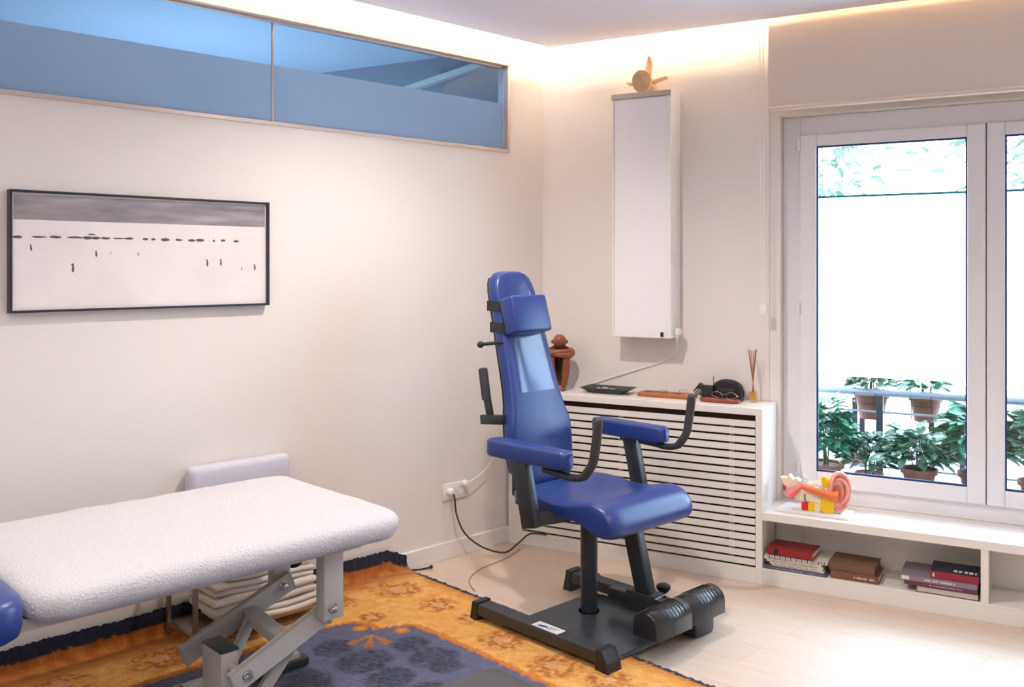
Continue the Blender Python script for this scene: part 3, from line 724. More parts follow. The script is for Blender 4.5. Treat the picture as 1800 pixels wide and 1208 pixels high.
for p,a in (((1.056,-2.072,.372),'X'),((1.003,-2.350,.218),'X'),((.73,-2.065,.364),'X')):
    m=M(); m.lathe(p,[(.001,.016),(.010,.015),(.014,.010),(.014,.0),(.018,0),(.018,-.002),(.001,-.002)],18,'X'); part('bolt',m,chrome,t)
m=M(); m.lathe((1.03,-2.072,.328),[(.001,-.014),(.012,-.010),(.012,.0),(.001,.004)],12); part('bolt',m,chrome,t)
m=M(); m.ball((.62,-1.96,.40),.026,(1,1.3,.8)); m.cyl((.62,-1.96,.40),(.62,-1.99,.56),.010); part('release_knob',m,plasblk,t)
m=M(); lv_=[(.572,.06),(.575,.035),(.585,.014),(.605,.0),(.63,-.003),(.645,.002),(.656,.012),(.663,.03),(.667,.06),(.668,.12),(.668,.2),(.668,.3),(.668,.40)]
m.loft(slab(.305,1.145,-3.022,-1.825,lv_,.10,.004,3,44)); 
solo('table_cover',m,towelm,'white fluffy terry cover fitted over the massage table top','cover',(.75,-2.4,.574),True,angle=80)

# ------------------------------------------------------------------ rack with towels, cushion above
rk=thing('towel_rack','low chrome wire rack against the left wall under the massage table','rack',(.15,-1.88,.02),True)
for n,u in ((.03,-2.18),(.27,-2.18),(.03,-1.60),(.27,-1.60)):
    m=M(); m.box((n-.009,u-.009,.021),(n+.009,u+.009,.50)); part('leg',m,steel,rk,False,bev=.002)
for nm,z in (('tray',.078),('top_shelf',.49)):
    m=M(); m.box((.03,-2.187,z-.014),(.27,-2.173,z)); m.box((.03,-1.607,z-.014),(.27,-1.593,z)); m.box((.023,-2.18,z-.014),(.035,-1.6,z)); m.box((.265,-2.18,z-.014),(.277,-1.6,z))
    for k in range(12): m.cyl((.048+.0185*k,-2.18,z-.005),(.048+.0185*k,-1.60,z-.005),.0035,seg=6)
    part(nm,m,steel,rk,False)
rt=Matrix.Identity(4)
def folded(n0,n1,u0,u1,z0,z1,layers,seed):
    m=M(); h=(z1-z0)/layers
    rnd=random.Random(seed)
    for k in range(layers):
        rings=[]; zc=z0+h*(k+.5); du=rnd.uniform(-.008,.008); dn=rnd.uniform(-.006,.004)
        for j in range(15):
            s_=j/14; u=u0+(u1-u0)*s_+du; e=min(1,min(s_,1-s_)*14+.55); hh=h/2*.99*e
            sag=-.004*math.sin(s_*9+seed)
            r=hh; pts=[]
            for a in range(-90,91,18): pts.append((n1+dn-r+r*math.cos(R(a))*1.3,u+.004*noise.noise((a*.02,k,seed)),zc+hh*math.sin(R(a))+sag))
            for i in range(1,8): 
                nn_=n1-r+(n0-n1+r)*i/8; pts.append((nn_,u,zc+hh*.96+sag+.002*noise.noise((nn_*30,u*30,seed))))
            pts.append((n0,u,zc+hh*.9+sag)); pts.append((n0,u,zc-hh*.9+sag))
            for i in range(7,0,-1): pts.append((n1-r+(n0-n1+r)*i/8,u,zc-hh*.96+sag))
            rings.append(pts)
        m.loft(rings)
    return m
tw=((.05,.285,-2.06,-1.62,.080,.128,2,'cream folded towel at the bottom of the stack on the wire rack',towel2),
    (.05,.275,-2.10,-1.64,.129,.196,2,'cream folded towel second from the bottom in the rack',towel2),
    (.05,.265,-2.09,-1.65,.197,.243,2,'white folded towel third from the bottom in the rack, front fold rounded',towel2),
    (.06,.250,-2.04,-1.66,.244,.300,2,'pale folded towel on top of the stack in the rack',towel2))
for i,(a,b,c_,d,e,f,l,lab,mt) in enumerate(tw):
    solo('folded_towel',folded(a,b,c_,d,e,f,l,i+2),mt,lab,'towel',((a+b)/2,(c_+d)/2,e),True,'towels stacked on the wire rack',angle=60)
m=M(); m.loft(slab(.012,.085,-2.115,-1.655,[(.492,.006),(.50,0),(.66,0),(.675,.006),(.682,.02)],.03,.003,8,30))
solo('bolster_cushion',m,towel3,'lilac-grey terry covered oblong cushion upright against the left wall behind table','cushion',(.05,-1.88,.492),True,angle=70)

# ------------------------------------------------------------------ foreground stool
st=thing('stool','dark grey padded stool corner poking into the bottom of the frame over the rug','stool',(2.1,-2.35,0.02),True)
m=M(); m.loft(slab(1.86,2.34,-2.60,-2.098,[(.385,.01),(.39,0),(.43,0),(.445,.006),(.452,.02),(.455,.05),(.456,.1)],.05)); part('seat',m,mat('dark_grey_vinyl',(.055,.055,.062),.45),st,angle=60)
for a,b in ((1.92,-2.54),(1.92,-2.16),(2.28,-2.54),(2.28,-2.16)):
    m=M(); m.cyl((a,b,.022),(a,b,.388),.015); part('leg',m,metalblk,st)

# ------------------------------------------------------------------ things on the radiator cover (top at z .826)
ZT=.8265
# seated wooden figure
fx,fy=-2.262,4.545; ax=Vector((.90,.436,0)); bx=Vector((.436,-.90,0))
def F(a,b,z): return Vector((fx,fy,ZT))+ax*a+bx*b+Vector((0,0,z))
fg=thing('carved_figure','carved brown wooden seated figure, head resting on folded arms, near the corner','sculpture',(fx,fy,ZT))
fr3=Matrix((ax,-bx,Vector((0,0,1)))).transposed()
m=M(); m.ball(F(0,.028,.265),.037,(1,.98,1.05),24,fr3)
for s_ in (-1,1): m.ball(F(s_*.039,.022,.262),.010,(.7,.6,1.1),12,fr3)
part('head',m,woodf,fg)
m=M(); m.tube([F(.012,-.035,.02),F(.010,-.035,.10),F(.0,-.022,.18),F(0,-.005,.225)],[.030,.034,.042,.030],16); m.tube([F(-.055,-.005,.205),F(0,-.008,.222),F(.055,-.005,.205)],[.020,.026,.020],14)
part('torso',m,mat('dark_carved_wood',(.075,.025,.012),.4),fg,label='dark brown wood torso')
m=M(); m.tube([F(-.058,-.004,.212),F(-.066,.030,.205),F(-.045,.056,.203),F(.0,.066,.210),F(.045,.058,.212),F(.056,.045,.212)],[.017,.019,.019,.016,.013,.014],14); part('arm',m,woodf,fg)
m=M(); m.tube([F(.058,-.004,.214),F(.067,.028,.204),F(.050,.058,.192),F(.010,.072,.194),F(-.030,.066,.196)],[.017,.019,.019,.015,.012],14); part('arm',m,woodf,fg)
for s_,kx,fxx in ((-1,-.046,-.014),(1,.036,.020)):
    m=M(); m.tube([F(s_*.022,-.035,.035),F(kx*.9,.0,.11),F(kx,.045,.182)],[.020,.022,.019],14)
    m.tube([F(kx,.038,.186),F(kx,.052,.160),F(kx*.8+fxx*.2,.045,.09),F(fxx,.040,.02)],[.017,.021,.021,.015],14)
    m.ball(F(fxx,.058,.011),.016,(1,1.7,.68),14,fr3); part('leg',m,woodf,fg)
# slate tray with pebbles
ty=thing('slate_tray','dark slate dish with flared sides holding pale pebbles','tray',(-1.97,4.55,ZT))
m=M(); o_=[(-2.11,4.625),(-2.11,4.475),(-1.84,4.475),(-1.84,4.625)]; i_=[(-2.055,4.60),(-2.055,4.50),(-1.895,4.50),(-1.895,4.60)]
q=lambda P,z,sh=0:[(x+(sh if x<-1.97 else -sh),y+(sh if y<4.55 else -sh),z) for x,y in P]
m.loft([q(i_,ZT),q(o_,ZT+.030),q(o_,ZT+.030,.005),q(i_,ZT+.006,.004)]); part('dish',m,slatem,ty,False)
rp=random.Random(5)
for k,(x,r,lb_) in enumerate(((-2.03,.013,'small pale pebble at the left end inside the slate dish'),(-1.995,.017,'largest white quartz pebble lying in the slate dish'),(-1.955,.014,'grey flecked pebble in the middle of the slate dish'),(-1.92,.012,'dark grey pebble at the right end of the slate dish'))):
    y=4.545+rp.uniform(-.02,.02); m=M(); m.ball((x,y,ZT+.008+r*.6),r,(1.2,1,.62),12)
    for v in m.bm.verts: v.co+=Vector(noise.noise_vector(v.co*60))*.003
    solo('pebble',m,mat('pale_stone',(.50,.50,.46),.35,mix=((.12,.13,.12),18,.45,.6)) if k<3 else slatem,lb_,'pebble',(x,y,ZT+.007),group='pebbles in the slate dish')
# leather wallet and jewellery
m=M(); m.loft(slab(-1.80,-1.505,4.505,4.625,[(ZT,.004),(ZT+.004,0),(ZT+.015,0),(ZT+.019,.004),(ZT+.0195,.02)],.02,nper=3)); solo('leather_folder',m,leatherb,'tan leather folder lying flat on the radiator cover with small metal bits','case',(-1.65,4.56,ZT))
m=M(); m.cyl((-1.74,4.56,ZT+.024),(-1.60,4.555,ZT+.024),.0022,seg=8); m.lathe((-1.757,4.56,ZT+.0215),[(.008,0),(.013,0),(.013,.003),(.008,.003),(.008,0)],16); m.box((-1.60,4.545,ZT+.0205),(-1.575,4.565,ZT+.029),.003)
solo('tuning_fork',m,steel,'slim silver instrument with ring end lying on the tan leather folder','instrument',(-1.67,4.56,ZT+.02))
for k,(x,y) in enumerate(((-1.655,4.53),(-1.575,4.59))):
    m=M(); 
    for dx in (-.012,.012):
        m.tube([(x+dx+.009*math.cos(a),y+.003*math.sin(a),ZT+.030+.009*math.sin(a)) for a in [2*math.pi*i/14 for i in range(15)]],.0012,6,smooth=0)
    m.tube([(x-.004,y,ZT+.032),(x+.004,y,ZT+.032)],.001,6,smooth=0); m.tube([(x-.02,y,ZT+.030),(x-.025,y+.03,ZT+.022)],.001,6,smooth=0)
    solo('wire_clip',m,steel,('small wire clip at the middle of the tan folder','small wire clip at the right end of the tan folder')[k],'clip',(x,y,ZT+.02))
# spectacle tray
m=M(); m.loft(slab(-1.455,-1.258,4.470,4.535,[(ZT,.006),(ZT+.004,0),(ZT+.016,-.003),(ZT+.016,.002),(ZT+.006,.006)],.03,nper=3)); solo('spectacle_case',m,leatherr,'shallow russet leather case in front of the black pouch holding spectacles','case',(-1.355,4.50,ZT))
sp=thing('spectacles','wire rimmed spectacles resting in the shallow russet case','glasses',(-1.34,4.505,ZT+.008))
for s_ in (-1,1):
    cx=-1.335+s_*.036
    m=M(); m.tube([(cx+.027*math.cos(a),4.505-.006*math.sin(a),ZT+.031+.021*math.sin(a)) for a in [2*math.pi*i/22 for i in range(23)]],.0016,7,smooth=0); rm=part('rim',m,chrome,sp)
    m=M(); m.loft([[(cx+.026*math.cos(a),4.505-.006*math.sin(a)+d,ZT+.031+.020*math.sin(a)) for a in [2*math.pi*i/22 for i in range(22)]] for d in (0,.001)]); part('lens',m,glass,rm)
    m=M(); m.tube([(cx+s_*.027,4.506,ZT+.036),(cx+s_*.030,4.520,ZT+.030),(cx-s_*.01,4.530,ZT+.014)],.0014,6); part('temple_arm',m,chrome,sp)
m=M(); m.tube([(-1.344,4.505,ZT+.036),(-1.335,4.503,ZT+.040),(-1.326,4.505,ZT+.036)],.0014,6); part('bridge',m,chrome,sp)
# black pouch, box, cables
m=M(); poly=[(-1.415,ZT+.001)]+[(-1.345+.075*math.cos(R(a)),ZT+.045+.055*math.sin(R(a))**.8) for a in range(165,-1,-11)]+[(-1.268,ZT+.001)]
m.loft([[(x+(.006 if k in(0,3) else 0)*(1 if x<-1.34 else -1),y,z-(.004 if k in (0,3) and z>ZT+.02 else 0)) for x,z in poly] for k,y in enumerate((4.565,4.572,4.625,4.632))])
po=thing('black_pouch','rounded black zipped pouch leaning at back of the radiator cover','pouch',(-1.34,4.60,ZT))
part('body',m,mat('pouch_nylon',(.016,.014,.018),.5),po)
m=M(); m.tube([(-1.345+.077*math.cos(R(a)),4.600,ZT+.045+.057*max(0,math.sin(R(a)))**.8) for a in range(160,-1,-10)],.003,6,smooth=0); part('zip',m,mat('zip_grey',(.06,.05,.05),.5),po)
m=M(); m.box((-1.39,4.556,ZT+.006),(-1.30,4.566,ZT+.062),.004); part('front_pocket',m,mat('pouch_nylon',(.016,.014,.018),.5),po)
m=M(); m.tube([(-1.27,4.60,ZT+.055),(-1.262,4.595,ZT+.045),(-1.262,4.59,ZT+.02)],.003,6); part('pull_tab',m,plasblk,po)
bxo=thing('black_charger','small black box with thin upright antenna beside the black pouch','device',(-1.435,4.555,ZT))
m=M(); m.box((-1.462,4.535,ZT),(-1.402,4.562,ZT+.075),.004); part('housing',m,plasblk,bxo)
m=M(); m.cyl((-1.408,4.566,ZT+.05),(-1.408,4.566,ZT+.118),.0018,seg=8); part('antenna',m,plasblk,bxo)
m=M()
rp=random.Random(9)
for k in range(6):
    x=-1.50+.006*k; m.tube([(x+.03,4.60,ZT+.01),(x-.02,4.60,ZT+.03+.008*k),(x-.005,4.605,ZT+.05+.004*k),(x+.025,4.60,ZT+.04),(x+.03,4.59,ZT+.012)],.0028,6)
solo('cable_bundle',m,plasblk,'tangled bundle of black cable between the tan folder and black box','cable',(-1.48,4.60,ZT))
# reed diffuser
rd=thing('reed_diffuser','small glass reed diffuser with amber oil and brown sticks at the cover end','diffuser',(-1.215,4.59,ZT))
def sq(x,y,h,r=.006):
    return [(x+a,y+b) for a,b in ((h,h-r),(h-r,h),(-h+r,h),(-h,h-r),(-h,-h+r),(-h+r,-h),(h-r,-h),(h,-h+r))]
m=M(); m.loft([[(a,b,z) for a,b in sq(-1.215,4.59,h)] for z,h in ((ZT,.022),(ZT+.060,.022),(ZT+.064,.018))]+[]); part('bottle',m,glass,rd,False)
m=M(); m.loft([[(a,b,z) for a,b in sq(-1.215,4.59,.017,.004)] for z in (ZT+.008,ZT+.052)]); part('amber_oil',m,mat('amber_oil',(.50,.26,.05),.15,coat=.5),rd,False)
m=M(); m.cyl((-1.215,4.59,ZT+.060),(-1.215,4.59,ZT+.074),.008); part('neck',m,glass,rd)
for k in range(6):
    a=k*1.05; m=M(); dx,dy=.020*math.cos(a),.020*math.sin(a)
    m.cyl((-1.215-dx*.25,4.59-dy*.25,ZT+.052),(-1.218+dx,4.59+dy,ZT+.262-.004*(k%3)),.0019,seg=8); part('reed',m,mat('reed_stick',(.36,.13,.045),.6),rd)

# ------------------------------------------------------------------ books in the low shelf
ZF=.0785
def book(x0,x1,z0,z1,y0,y1,cov_,pages,label,group,rot=0,mark=None,spine=True,pagefront=False):
    b=thing('book',label,'book',((x0+x1)/2,(y0+y1)/2,z0),False,group)
    cx,cy=(x0+x1)/2,(y0+y1)/2; th=min(.003,(z1-z0)*.18)
    m=M(); m.box((x0,y0,z0),(x1,y1,z0+th)); m.box((x0,y0,z1-th),(x1,y1,z1))
    if not pagefront: m.box((x0,y0,z0+th),(x1,y0+.003,z1-th))
    part('cover',m,cov_,b,False,bev=.0006)
    m=M(); m.box((x0+.004,y0+(.0035 if not pagefront else .002),z0+th),(x1-.003,y1-.003,z1-th)); part('pages',m,pages,b,False)
    if mark:
        mm,spans=mark
        m=M()
        for (a,c_,f) in spans:
            m.box((x0+(x1-x0)*a,y0-.0006,z0+(z1-z0)*(.5-f/2)),(x0+(x1-x0)*c_,y0,z0+(z1-z0)*(.5+f/2)))
        part('spine_print',m,mm,b,False)
    b.rotation_euler=(0,0,R(rot)); return b
pg=mat('book_pages',(.72,.64,.54),.8); gold=mat('gilt_print',(.62,.45,.22),.5); wprint=mat('white_print',(.75,.70,.70),.5); dprint=mat('dark_print',(.10,.08,.08),.6)
redc=mat('red_cloth',(.28,.012,.014),.45); G1='books stacked in the left bay'
def letters(a,b,n,f=.35,seed=1):
    r=random.Random(seed); o=[]; x=a; w=(b-a)/n
    for k in range(n):
        if r.random()<.8: o.append((x,x+w*.62,f*r.choice((.7,1,1))))
        x+=w
    return o
book(-1.112,-.828,ZF,.094,4.386,4.60,mat('slate_blue_card',(.10,.10,.17),.6),pg,'slate blue spined volume at the bottom of the left stack','low bookshelf books',0,(wprint,letters(.05,.95,60,.12,2)))
zz=.0943
for k,(h,x0,x1,cc,lab) in enumerate(((.0075,-1.075,-.838,(.62,.55,.48),'thin cream magazine lying directly on the slate blue volume'),(.008,-1.085,-.845,(.70,.63,.56),'pale journal second above the slate blue volume'),(.009,-1.10,-.842,(.66,.58,.50),'cream journal with dark spine lettering in the left stack'),(.010,-1.112,-.85,(.78,.70,.62),'whitish journal just under the spiral notebook'))):
    book(x0,x1,zz,zz+h,4.39+.003*k,4.58,mat('journal_%s'%'abcd'[k],cc,.6),pg,lab,'low bookshelf books',0,(dprint,letters(.08,.9,34,.4,k+5))); zz+=h+.0003
nb=thing('spiral_notebook','cream spiral bound notebook directly beneath the red book','notebook',(-.97,4.48,zz))
m=M(); m.box((-1.11,4.398,zz),(-.825,4.585,zz+.010)); part('pages',m,mat('notebook_card',(.68,.62,.54),.7),nb,False)
for k in range(22):
    m=M(); x=-1.10+.0125*k
    m.tube([(x,4.398+.006*math.cos(a),zz+.006+.0065*math.sin(a)) for a in [2*math.pi*i/10 for i in range(11)]],.0017,5,smooth=0); part('spiral_ring',m,plasblk if k%2 else chrome,nb)
zz+=.0135
book(-1.098,-.888,zz,zz+.030,4.40,4.555,redc,pg,'thick red cloth book lying on top of the left stack','low bookshelf books',-2,(mat('black_band',(.02,.01,.01),.5),[(.16,.25,.96)]))
bc=mat('worn_brown_cloth',(.17,.088,.05),.7); bc2=mat('brown_cloth',(.20,.08,.045),.65)
book(-.812,-.605,ZF,.112,4.40,4.56,bc2,pg,'brown cloth book at the bottom beside the magazine stack','low bookshelf books',0,(wprint,letters(.5,.92,16,.22,11)))
book(-.820,-.620,.1123,.150,4.41,4.57,bc,mat('old_pages',(.20,.11,.07),.8),'worn brown book resting on the other brown book','low bookshelf books',-2)
pur=mat('plum_jacket',(.16,.085,.14),.45); G3='low bookshelf books'
book(-.452,-.206,ZF,.106,4.395,4.56,mat('plum_board',(.10,.04,.07),.5),mat('cream_block',(.60,.52,.45),.8),'book with cream page edges facing out, lowest beside the divider',G3,0,None,pagefront=True)
book(-.50,-.212,.1063,.124,4.392,4.58,mat('wine_jacket',(.14,.035,.075),.4),pg,'wine coloured paperback under the mauve one by the divider',G3,1,(wprint,letters(.35,.8,24,.18,14)))
book(-.515,-.210,.1243,.146,4.390,4.60,mat('mauve_jacket',(.25,.20,.24),.4),pg,'wide mauve book with white title under the dark red one',G3,0,(wprint,[(.02,.12,.7)]+letters(.30,.72,20,.4,15)))
db=book(-.395,-.206,.1463,.178,4.40,4.56,mat('crimson_jacket',(.30,.012,.045),.4),pg,'crimson spined book with navy cover on top beside the divider',G3,0,(wprint,[(.05,.09,.5)]))
m=M(); m.box((-.394,4.402,.1781),(-.207,4.559,.1786)); part('front_cover',m,mat('navy_jacket',(.025,.020,.05),.4),db,False,label='navy blue upper cover')
m=M()
for a,b in ((-.305,-.290),(-.285,-.272),(-.262,-.250),(-.245,-.228),(-.222,-.215)): m.box((a,4.425,.1786),(b,4.455,.1789))
part('cover_title',m,wprint,db,False,kind='stuff')

# ------------------------------------------------------------------ ear model on the window shelf
em=thing('ear_anatomy_model','oversized pink plastic ear anatomy model on a white base, on window shelf','ear model',(-.9,4.52,.3405))
m=M(); m.loft([[(-1.07+a,4.44+b,z) for a,b in ((0,0),(.335,-.012),(.335,.135),(.02,.15))] for z in (.3405,.353)]); part('base',m,mat('glossy_white_base',(.86,.84,.86),.15),em,False,bev=.002)
def quadprism(pts,y0,y1,mt,name,bev=.003):
    m=M(); m.prism(pts,lambda a,b:(a,y0,b),lambda a,b:(a,y1,b)); return part(name,m,mt,em,bev=bev,angle=35)
skin=mat('ear_pink',(.88,.36,.28),.35,coat=.3); org=mat('canal_orange',(.80,.19,.045),.35); yel=mat('cartilage_yellow',(.90,.56,.01),.35); crm=mat('bone_cream',(.88,.70,.52),.4); rdm=mat('muscle_red',(.75,.02,.015),.35); pk_=mat('tube_pink',(.85,.16,.13),.35)
YE=4.50
quadprism([(-.955,.353),(-.925,.353),(-.925,.392),(-.955,.392)],YE-.035,YE+.02,rdm,'red_muscle_block')
quadprism([(-.925,.353),(-.875,.353),(-.87,.358),(-.835,.350),(-.81,.353),(-.805,.43),(-.86,.435),(-.865,.392),(-.925,.392)],YE-.035,YE+.03,yel,'yellow_cartilage')
quadprism([(-.893,.354),(-.868,.354),(-.868,.389),(-.893,.389)],YE-.037,YE-.034,crm,'bone_window',.0)
quadprism([(-.985,.395),(-.865,.390),(-.862,.425),(-.90,.437),(-.955,.442),(-.98,.43)],YE-.03,YE+.04,crm,'temporal_bone')
quadprism([(-1.06,.492),(-1.03,.492),(-1.018,.508),(-1.0,.487),(-.985,.495),(-.965,.480),(-.99,.455),(-1.02,.445),(-1.04,.455)],YE-.01,YE+.035,crm,'cranial_bone_wing')
quadprism([(-1.048,.430),(-1.035,.428),(-1.038,.458),(-1.048,.458)],YE-.01,YE+.02,rdm,'red_muscle_piece')
m=M(); m.tube([(-.945,YE-.02,.468),(-.97,YE-.03,.452),(-.995,YE-.04,.432),(-1.01,YE-.045,.410)],[.010,.013,.018,.024],14); part('eustachian_tube',m,pk_,em)
m=M(); m.tube([(-.95,YE-.03,.462),(-.90,YE-.035,.455),(-.84,YE-.035,.440),(-.79,YE-.03,.435)],[.012,.018,.020,.026],16); part('ear_canal',m,org,em)
m=M(); m.tube([(-.942,YE-.03,.43),(-.938,YE-.037,.405),(-.935,YE-.037,.393)],.003,8); part('nerve',m,mat('nerve_green',(.08,.16,.10),.4),em)
m=M(); m.tube([(-.95,YE,.47),(-.948,YE,.500),(-.953,YE,.520)],[.007,.006,.002],10); m.tube([(-.94+.009*math.cos(a),YE-.004,.492+.012*math.sin(a)) for a in [2*math.pi*i/14 for i in range(15)]],.003,8,smooth=0); part('labyrinth',m,mat('labyrinth_white',(.80,.82,.82),.3),em)
m=M(); m.loft([[(-.94,YE+.01,.475),(-.94,YE+.03,.475),(-.94,YE+.02,.480)],[(-.88,YE,.478),(-.88,YE+.04,.478),(-.88,YE+.02,.492)],[(-.83,YE-.01,.470),(-.83,YE+.05,.470),(-.83,YE+.02,.525)]]); part('cut_bone_slope',m,crm,em)
quadprism([(-.862,.468),(-.868,.505),(-.860,.520),(-.848,.520),(-.838,.500),(-.83,.465)],YE-.025,YE+.01,yel,'yellow_cartilage_horn')
# auricle: lofted shell
th0=R(38); ex=Vector((math.cos(th0),math.sin(th0),0)); ey=Vector((math.sin(th0),-math.cos(th0),0)); EC=Vector((-.792,YE-.005,.452))
def E_(a,d,z): return EC+ex*a+ey*d+Vector((0,0,z))
rings=[]
for q_,dep in ((.02,-.030),(.16,-.030),(.30,-.022),(.42,-.004),(.52,.004),(.62,-.002),(.74,-.004),(.84,.010),(.93,.018),(1.0,.010),(1.0,-.006),(.9,-.022),(.6,-.045),(.3,-.055)):
    ring=[]
    for k in range(40):
        a=2*math.pi*k/40; w_=.056*(1+.12*math.sin(a))*(1 if math.cos(a)>0 else .80); h_=.098
        ctr=-.010*(1-q_); 
        ring.append(E_(w_*q_*math.cos(a)+ctr,dep,h_*q_*math.sin(a)-.012*(1-q_)))
    rings.append(ring)
m=M(); m.loft(rings); part('auricle',m,skin,em,angle=80,sub=1)
m=M(); m.tube([E_(.010,.004,-.055),E_(.036,.010,-.02),E_(.034,.010,.03),E_(.005,.008,.060),E_(-.02,.004,.055)],[.007,.009,.009,.007,.004],10); part('antihelix_fold',m,skin,em)
m=M(); m.ball(E_(-.014,-.018,-.012),.017,(1,.5,1.25),16); part('canal_opening',m,org,em)

# ------------------------------------------------------------------ balcony outside
m=M(); m.box((-2.4,4.985,.18),(2.6,5.75,.345)); struct('balcony_floor',m,mat('white_tile',(.55,.57,.58),.5))
m=M(); m.box((-2.4,4.97,2.66),(2.6,6.0,2.8)); struct('balcony_soffit',m,mat('soffit_paint',(.20,.20,.225),.8))
YR=5.42
br=thing('balcony_railing','pale grey tubular balcony railing with flat uprights outside the window','railing',(-.3,YR,.30))
m=M(); m.cyl((-2.2,YR,.806),(2.4,YR,.806),.020,seg=16); part('top_rail',m,mat('pale_rail_paint',(.26,.30,.36),.35,.2),br)
for z,r in ((.700,.006),(.40,.006)):
    m=M(); m.cyl((-2.2,YR,z),(2.4,YR,z),r,seg=8); part('thin_rail',m,mat('pale_rail_paint',(.26,.30,.36),.35,.2),br)
for x in (-1.75,-.74,.27,1.28):
    m=M(); m.box((x-.018,YR-.010,.346),(x+.018,YR+.010,.79)); part('upright',m,railm,br,False,bev=.002)
for x in (-.905,-.865,-.50,-.345,-.02,.10):
    m=M(); m.box((x-.014,YR+.22,.346),(x+.014,YR+.235,.74)); part('rear_slat',m,mat('dark_slat',(.03,.03,.045),.5),br,False)
def leaf(m,p,d,L,w_,rnd):
    d=d.normalized(); s_=d.cross(Vector((0,0,1)))
    if s_.length<.1: s_=Vector((1,0,0))
    s_.normalize(); s_=(s_+Vector((rnd.uniform(-.5,.5),rnd.uniform(-.5,.5),rnd.uniform(-.5,.5)))).normalized()
    up=s_.cross(d).normalized(); rows=[]
    for t,ww in ((0,.12),(.25,.8),(.55,1),(.82,.62),(1,.04)):
        c_=p+d*L*t-Vector((0,0,1))*L*.25*t*t
        rows.append([m.bm.verts.new(c_+s_*w_*ww*k+up*w_*.25*abs(k)) for k in (-1,0,1)])
    for a,b in zip(rows,rows[1:]):
        for k in (0,1): m.bm.faces.new((a[k],a[k+1],b[k+1],b[k]))
def plant(x,y,z,r,h,lab,fr_,fh,nl,ll,lm,seed,hang=False,group=None):
    p=thing('potted_plant',lab,'plant',(x,y,z),False,group); rnd=random.Random(seed)
    m=M(); m.lathe((x,y,z),[(r*.2,0),(r*.68,0),(r*.92,h*.78),(r*1.04,h*.79),(r*1.06,h),(r*.93,h),(r*.90,h*.88),(r*.2,h*.86)],26); part('pot',m,terracotta,p)
    m=M()
    ns=7
    for k in range(ns):
        a=rnd.uniform(0,6.28); d=fr_*rnd.uniform(.2,.75)
        m.tube([(x+.3*r*math.cos(a),y+.3*r*math.sin(a),z+h*.85),(x+d*.5*math.cos(a),y+d*.5*math.sin(a),z+h+fh*.4),(x+d*math.cos(a),y+d*math.sin(a),z+h+fh*rnd.uniform(.6,.9))],[.004,.003,.0015],6,smooth=3)
    st=part('stem',m,mat('stem_green',(.06,.10,.04),.6),p,kind='stuff')
    m=M()
    for k in range(nl):
        a=rnd.uniform(0,6.28); e=rnd.uniform(-.02,1.0); q=rnd.uniform(.45,1)**.6
        c_=Vector((x+fr_*q*math.cos(a)*math.cos(e*1.2),y+fr_*q*math.sin(a)*math.cos(e*1.2),z+h+fh*(.12+.88*max(0,(e+.25)/1.25)*q)))
        d=Vector((math.cos(a),math.sin(a),rnd.uniform(-.3,.9))); leaf(m,c_,d,ll*rnd.uniform(.7,1.25),ll*.30,rnd)
    part('foliage',m,lm,p,kind='stuff')
    if hang:
        m=M()
        for dx in (-r*.75,r*.45): m.tube([(x+dx,YR-.024,.79),(x+dx,YR,.832),(x+dx,YR+.026,.80),(x+dx,y-r*.9,z+h*.6),(x+dx,y-r*.7,z+h*.1)],.0025,6)
        m.tube([(x+r*1.0*math.cos(a),y+r*1.0*math.sin(a),z+h*.62) for a in [2*math.pi*k/20 for k in range(21)]],.0025,6,smooth=0); part('wire_hook',m,plasblk,p)
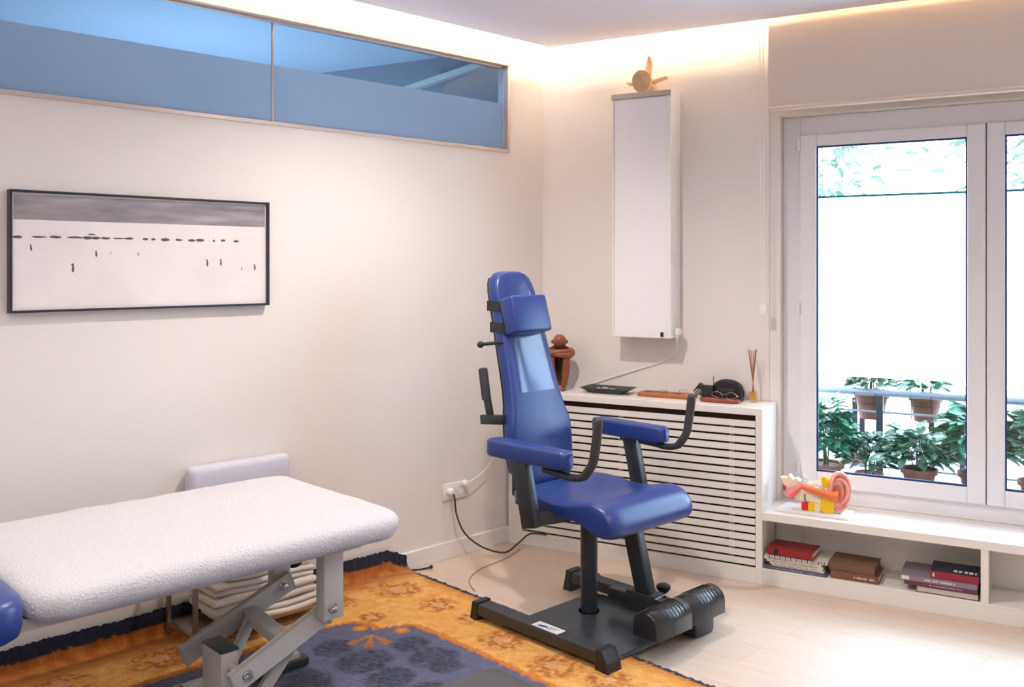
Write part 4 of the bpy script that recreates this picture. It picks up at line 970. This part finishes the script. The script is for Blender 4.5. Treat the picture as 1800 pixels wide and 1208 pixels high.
plant(-.80,YR+.12,.645,.092,.150,'terracotta pot hooked on rail with leafy green plant, left of the two hooked',.12,.13,150,.062,leaf2,1,True)
plant(-.52,YR+.12,.650,.085,.145,'terracotta pot hooked on rail with sparse pale leaves, near window mullion',.09,.13,60,.070,leaf1,2,True)
plant(.08,YR+.12,.650,.085,.145,'terracotta pot hooked on rail behind the right window sash',.11,.12,90,.06,leaf2,3,True)
plant(-.99,5.16,.346,.105,.100,'low terracotta bowl with tall dark green shrub at far left of balcony',.13,.36,300,.085,leaf1,4)
plant(-.77,5.26,.346,.07,.050,'small pot with pale variegated leaves in the middle of balcony',.12,.22,260,.070,leaf2,5)
plant(-.515,5.16,.346,.085,.120,'large terracotta pot with broad pale green leaves beside the right edge of left sash',.16,.20,230,.095,leaf2,6)
plant(-.25,5.24,.346,.09,.11,'terracotta pot with drooping broad leaves behind the window mullion',.16,.34,260,.095,leaf1,7)
plant(.02,5.18,.346,.09,.11,'terracotta pot with leafy plant behind the right sash, nearest mullion',.15,.36,260,.090,leaf2,8)
plant(.32,5.18,.346,.09,.11,'terracotta pot with tall green leaves at the right end of balcony',.15,.34,220,.085,leaf1,10)
def tree(x,y,h,r,n,seed,lab):
    tr=thing('tree',lab,'tree',(x,y,0)); rnd=random.Random(seed)
    m=M(); m.tube([(x,y,-3),(x+.1,y,h*.5),(x,y,h)],[.16,.12,.05],10); part('trunk',m,mat('bark',(.12,.09,.07),.9),tr)
    m=M()
    for k in range(n):
        v=Vector((rnd.gauss(0,1),rnd.gauss(0,1),rnd.gauss(0,1))).normalized()*r*rnd.uniform(.35,1)
        leaf(m,Vector((x,y,h))+v,Vector((v.x,v.y,rnd.uniform(-1,1))),.16,.06,rnd)
    part('crown',m,leaf3,tr,kind='stuff')
tree(.9,11.5,3.4,2.0,1500,21,'overexposed leafy green tree beyond the balcony, towards the right sash')
tree(-2.95,14,3.9,1.9,900,22,'faint pale green tree farther off, behind the left sash')
m=M(); m.box((-9,5.9,-3.3),(9,40,-3.2)); struct('ground',m,mat('street',(.35,.35,.35),.9))
